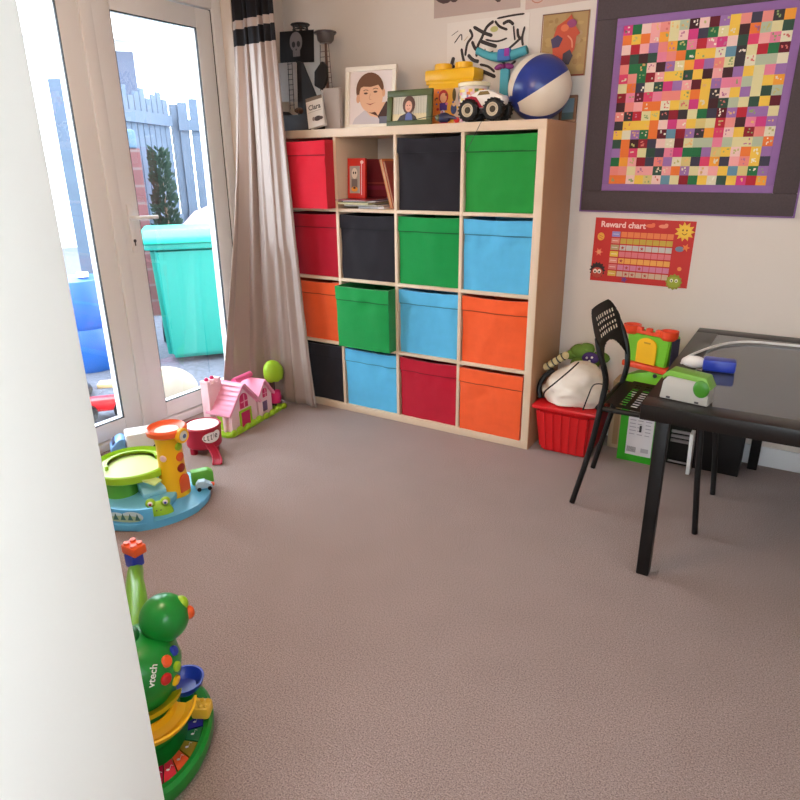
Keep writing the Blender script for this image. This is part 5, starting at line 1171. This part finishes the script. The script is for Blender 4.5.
# ---------------------------------------------------------------- crimson drum toy
dr = thing('drum_slide_toy', 'crimson round toy with white top and a curved slide on the carpet', 'toy', (0.125, -1.175, 0), 0)
dr.scale = (0.76, 0.76, 0.86)
bm = B(); lathe(bm, [(0, 0.04), (0.100, 0.04), (0.108, 0.05), (0.112, 0.15), (0.116, 0.158), (0.110, 0.166), (0.104, 0.158), (0, 0.152)], seg=40); obj('drum', bm, M_dkred, dr)
bm = B(); lathe(bm, [(0, 0.1525), (0.103, 0.1565), (0.100, 0.162), (0, 0.166)], seg=36); obj('drum_top', bm, mat('pale_pink_white', (244, 222, 222), 0.4), dr)
for q in (0.3, 2.4, 4.4):
    bm = B(); cyl(bm, (0.075*math.cos(q), 0.075*math.sin(q), 0), (0.07*math.cos(q), 0.07*math.sin(q), 0.062), 0.022, 0.028, 16); obj('foot', bm, M_dkred, dr)
bm = B(); pth = catmull([(0.10, -0.045, 0.070), (0.15, -0.06, 0.040), (0.20, -0.085, 0.014), (0.235, -0.12, 0.006)], 8)
for i in range(len(pth)-1):
    p, q = pth[i], pth[i+1]; d = (q-p).normalized(); s = Vector((-d.y, d.x, 0)).normalized()*0.024; u = Vector((0, 0, 0.005))
    vs = [p-s, p+s, q+s, q-s]; lo = [bm.verts.new(v) for v in vs]; hi = [bm.verts.new(v+u) for v in vs]
    for fc in ((lo[3], lo[2], lo[1], lo[0]), (hi[0], hi[1], hi[2], hi[3]), (lo[0], lo[1], hi[1], hi[0]), (lo[2], lo[3], hi[3], hi[2]), (lo[1], lo[2], hi[2], hi[1]), (lo[3], lo[0], hi[0], hi[3])): bm.faces.new(fc)
for sg in (-1, 1):
    tube(bm, [p+Vector((-(pth[min(i+1, len(pth)-1)]-pth[max(i-1, 0)]).normalized().y, (pth[min(i+1, len(pth)-1)]-pth[max(i-1, 0)]).normalized().x, 0))*sg*0.025+Vector((0, 0, 0.007)) for i, p in enumerate(pth)], 0.006, 8)
obj('slide', bm, M_dkred, dr)
a = Art(0.001, 0.001, (240, 236, 236), 0.0002); 
for cx_, cy_, rx_, ry_ in ((0, 0, 0.060, 0.030), (0.034, 0.010, 0.030, 0.024)):
    zz = a.z+a.dz; a.z = zz
    for k in range(14):
        x0_, x1_ = -rx_+2*rx_*k/14, -rx_+2*rx_*(k+1)/14
        h0, h1 = ry_*math.sqrt(max(0, 1-(x0_/rx_)**2)), ry_*math.sqrt(max(0, 1-(x1_/rx_)**2))
        pts_ = [(cx_+x0_, cy_-h0), (cx_+x1_, cy_-h1), (cx_+x1_, cy_+h1), (cx_+x0_, cy_+h0)]
        if h0 < 1e-9: pts_ = pts_[:3]
        if h1 < 1e-9: pts_ = [pts_[0], pts_[1], pts_[3]]
        a.poly(pts_, (240, 234, 236), zz)
a.z += 0.001
for st_ in ([(-0.046, 0.016), (-0.048, -0.008), (-0.036, -0.010)], [(-0.032, 0.010), (-0.016, 0.012)], [(-0.024, 0.016), (-0.026, -0.010), (-0.018, -0.010)], [(-0.012, 0.014), (0.006, 0.015)], [(-0.004, 0.020), (-0.006, -0.008), (0.002, -0.009)], [(0.012, 0.022), (0.010, -0.006)], [(0.020, 0.004), (0.034, 0.008), (0.028, 0.016), (0.020, 0.008), (0.024, -0.004), (0.036, -0.002)]):
    a.line(st_, 0.0045, (56, 46, 56))
la = va+0.35
# bend the badge round the drum
for v in a.bm.verts:
    R = 0.1125+v.co.z+0.0008; q = la+v.co.x/0.11; v.co = Vector((R*math.cos(q), R*math.sin(q), 0.112+v.co.y))
a.build('oval_badge', dr, Matrix())

# white and blue toy van by the threshold
vn = thing('toy_van', 'white and pale blue toy van parked by the door threshold', 'toy van', (-0.115, -1.295, 0), math.radians(58))
vn.scale = (1.12, 1.05, 1.12)
bm = B(); prism(bm, [(-0.10, 0.022), (0.045, 0.022), (0.045, 0.10), (-0.095, 0.10), (-0.10, 0.095)], -0.048, 0.048, RX90, 0.008); obj('cargo_box', bm, M_white, vn)
bm = B(); prism(bm, [(-0.165, 0.02), (-0.103, 0.02), (-0.103, 0.085), (-0.130, 0.085), (-0.165, 0.05)], -0.046, 0.046, RX90, 0.010); cbn = obj('cab', bm, mat('cab_blue', (120, 170, 226), 0.3), vn)
bm = B(); box(bm, -0.160, -0.142, -0.036, 0.036, 0.0, 0.003); bm.transform(Matrix.Translation((-0.148, 0, 0.068)) @ Matrix.Rotation(-0.9, 4, 'Y') @ Matrix.Translation((0.151, 0, 0))); obj('windscreen', bm, mat('toy_glass_blue', (60, 70, 110), 0.15), cbn)
for sx in (-0.13, -0.06, 0.02):
    for sy in (-0.046, 0.046):
        bm = B(); cyl(bm, (sx, sy-0.008, 0.021), (sx, sy+0.008, 0.021), 0.021, seg=20); obj('wheel', bm, mat('navy_wheel', (40, 44, 84), 0.5), vn)

# ---------------------------------------------------------------- green musical toy at the doorway
dn = thing('musical_dinosaur_toy', 'big green baby piano toy with yellow slide peeking from behind the doorway edge', 'musical toy', (1.32, -2.43, 0), 0)
dx, dy = 1.32, -2.43
def dp(x, y, z): return (x-dx, y-dy, z)
Mt = Matrix.Translation(dp(1.36, -2.425, 0)) @ Matrix.Rotation(math.radians(122), 4, 'Z')
bm = B(); lathe(bm, [(0.55, 0.0), (1.0, 0.0), (1.06, 0.015), (1.05, 0.038), (0.98, 0.046), (0.86, 0.040), (0.82, 0.024), (0.55, 0.022)], Mt @ Matrix.Diagonal((0.165, 0.100, 1, 1)), 48); tray = obj('tray', bm, M_green, dn)
bm = B(); lathe(bm, [(0.0, 0.004), (0.60, 0.004), (0.60, 0.02), (0.0, 0.02)], Mt @ Matrix.Diagonal((0.165, 0.100, 1, 1)), 32); obj('tray_floor', bm, M_green, tray)
kc = [(60, 60, 170), (40, 130, 80), (150, 130, 40), (220, 90, 50), (210, 50, 70), (170, 30, 70)]
for k in range(6):
    q0 = math.radians(-58-k*19); q1 = q0-math.radians(17)
    bm = B(); lathe(bm, [(0.50, 0.022), (0.83, 0.024), (0.83, 0.036), (0.50, 0.036)], Mt @ Matrix.Diagonal((0.165, 0.100, 1, 1)), 6, q1, q0); ky = obj('piano_key', bm, mat('key_%d' % k, kc[k], 0.25), dn, label='%s piano key' % ['blue', 'green', 'olive', 'orange', 'red', 'crimson'][k])
    a = Art(0.001, 0.001, kc[k], 0.0001); a.ell(-0.003, 0.0, 0.004, 0.003, (245, 240, 240), 10); a.line([(0.0005, 0.0), (0.0005, 0.012)], 0.0016, (245, 240, 240), 0); a.line([(0.0005, 0.012), (0.006, 0.010)], 0.002, (245, 240, 240), 0)
    qm = (q0+q1)/2; pos = Mt @ Vector((0.165*0.67*math.cos(qm), 0.100*0.67*math.sin(qm), 0.0364))
    a.build('note', ky, Matrix.Translation(pos) @ Matrix.Rotation(math.radians(35), 4, 'Z'))
# green body and head
bm = B(); lathe(bm, [(0, 0.02), (0.060, 0.02), (0.064, 0.08), (0.070, 0.15), (0.085, 0.19), (0.090, 0.225), (0.082, 0.26), (0.060, 0.285), (0.030, 0.296), (0, 0.296)], Matrix.Translation(dp(1.300, -2.425, 0)) @ Matrix.Diagonal((1.12, 1.12, 1, 1)), 32)
for v in bm.verts: v.co += 0.0025*Vector((noise.noise(v.co*45), noise.noise(v.co*45+Vector((4, 0, 0))), noise.noise(v.co*45+Vector((0, 4, 0)))))
bd = obj('body', bm, M_green, dn)
bm = B(); sph(bm, dp(1.324, -2.350, 0.312), (0.056, 0.056, 0.056), 24); hd = obj('head', bm, M_green, dn)
bm = B(); sph(bm, dp(1.358, -2.308, 0.312), (0.015, 0.014, 0.017), 14); obj('orange_cheek', bm, M_orng, hd)
bm = B(); sph(bm, dp(1.346, -2.314, 0.338), (0.018, 0.014, 0.018), 14); obj('eyelid', bm, M_lime, hd)
bm = B(); cyl(bm, dp(1.31, -2.375, 0.265), dp(1.320, -2.355, 0.285), 0.035, 0.03, 18); obj('neck', bm, M_green, dn)
# buttons on the side of the body facing the camera
for (ang, z, m, r) in ((12, 0.258, M_orng, 0.0135), (33, 0.258, M_blue, 0.012), (2, 0.226, M_red, 0.0135), (24, 0.228, M_lime, 0.0115), (20, 0.194, M_yel, 0.0125)):
    q = math.radians(ang); R = 1.12*{0.258: 0.0815, 0.226: 0.0895, 0.228: 0.0895, 0.194: 0.0868}[z]
    tilt = {0.258: -0.5, 0.226: -0.08, 0.228: -0.08, 0.194: 0.25}[z]
    M = Matrix.Translation(Vector(dp(1.300, -2.425, z))+Vector((R*math.cos(q), R*math.sin(q), 0))) @ Matrix.Rotation(q, 4, 'Z') @ Matrix.Rotation(PI/2+tilt, 4, 'Y')
    bm = B(); lathe(bm, [(0, -0.006), (r, -0.006), (r, 0.003), (r*0.75, 0.006), (0, 0.007)], M, 18); obj('button', bm, m, bd)
a = Art(0.001, 0.001, (20, 140, 50), 0.0001); a.text('vtech', -0.022, -0.006, 0.022, (235, 240, 235), 0.02)
q = math.radians(-14)
a.build('maker_mark', bd, Matrix.Translation(Vector(dp(1.300, -2.425, 0.252))+Vector((0.0985*math.cos(q), 0.0985*math.sin(q), 0))) @ Matrix.Rotation(q+PI/2, 4, 'Z') @ Matrix.Rotation(-0.45, 4, 'X') @ RX90 @ Matrix.Rotation(1.1, 4, 'Z'))
bm = B(); torus(bm, dp(1.278, -2.44, 0.288), 0.033, 0.012, Matrix.Rotation(0.2, 4, 'X'), 24, 10); obj('marble_inlet', bm, mat('deep_green_plastic', (12, 100, 40), 0.3), dn)
# yellow spiral slide, blue dish, yellow block
Mslide = Matrix.Translation(dp(1.312, -2.435, 0.095)) @ Matrix.Rotation(0.12, 4, 'Y')
bm = B(); lathe(bm, [(0.068, 0.012), (0.074, 0.010), (0.096, 0.004), (0.114, 0.014), (0.120, 0.030), (0.115, 0.031), (0.108, 0.018), (0.094, 0.011), (0.076, 0.017), (0.070, 0.030), (0.066, 0.03)], Mslide, 34, math.radians(-130), math.radians(48)); obj('yellow_slide', bm, M_yel, dn)
bm = B(); lathe(bm, [(0.066, 0.040), (0.070, 0.038), (0.098, 0.05), (0.102, 0.066), (0.096, 0.064), (0.070, 0.05)], Matrix.Translation(dp(1.302, -2.43, 0.095)), 30, math.radians(-130), math.radians(30)); obj('upper_slide', bm, mat('olive_yellow_plastic', (206, 180, 20), 0.35), dn)
bm = B(); lathe(bm, [(0, 0.0), (0.030, 0.004), (0.044, 0.02), (0.048, 0.034), (0.043, 0.034), (0.038, 0.022), (0.026, 0.010), (0, 0.007)], Matrix.Translation(dp(1.322, -2.322, 0.075)), 26); obj('blue_dish', bm, M_blue, dn)
bm = B(); cyl(bm, dp(1.322, -2.322, 0.03), dp(1.322, -2.322, 0.079), 0.018, seg=14); obj('dish_stem', bm, M_green, dn)
bm = B(); obox(bm, (0.045, 0.04, 0.034), Matrix.Translation(dp(1.392, -2.335, 0.062)) @ Matrix.Rotation(0.5, 4, 'Z'), 0.008)
for k in range(6): sph(bm, Vector(dp(1.392, -2.335, 0.079))+Matrix.Rotation(0.5, 3, 'Z') @ Vector((-0.013+0.013*(k % 3), -0.009+0.018*(k//3), 0)), 0.0055, 10)
obj('yellow_block', bm, mat('butter_plastic', (236, 190, 60), 0.35), dn)
# lime arm and coloured bricks at its far end
bm = B(); tube(bm, [dp(1.015, -2.204, 0.250), dp(1.075, -2.250, 0.262), dp(1.145, -2.298, 0.268), dp(1.225, -2.360, 0.262), dp(1.27, -2.400, 0.25)], [0.020, 0.022, 0.026, 0.030, 0.034], 14, smooth=6); obj('lime_arm', bm, mat('arm_lime', (110, 170, 40), 0.35), dn)
bm = B(); box(bm, dp(1.016, 0, 0)[0]-0.018, dp(1.016, 0, 0)[0]+0.018, dp(0, -2.204, 0)[1]-0.018, dp(0, -2.204, 0)[1]+0.018, 0.262, 0.300, 0.003); cyl(bm, dp(1.016, -2.204, 0.24), dp(1.016, -2.204, 0.265), 0.014, seg=14); obj('blue_peg', bm, M_blue, dn)
bm = B(); box(bm, dp(1.016, 0, 0)[0]-0.028, dp(1.016, 0, 0)[0]+0.028, dp(0, -2.200, 0)[1]-0.020, dp(0, -2.200, 0)[1]+0.020, 0.300, 0.326, 0.003)
for sx in (-0.014, 0.014):
    for sy in (-0.010, 0.010): cyl(bm, Vector(dp(1.016, -2.200, 0.325))+Vector((sx, sy, 0)), Vector(dp(1.016, -2.200, 0.333))+Vector((sx, sy, 0)), 0.008, seg=12)
obj('orange_brick', bm, M_orng, dn)
bm = B(); box(bm, dp(1.215, 0, 0)[0]-0.02, dp(1.215, 0, 0)[0]+0.02, dp(0, -2.345, 0)[1]-0.02, dp(0, -2.345, 0)[1]+0.02, 0.17, 0.215, 0.005); obj('blue_brick', bm, M_blue, dn)
bm = B(); cyl(bm, dp(1.215, -2.345, 0.0), dp(1.215, -2.345, 0.17), 0.018, 0.016, 16); obj('post', bm, M_orng, dn)
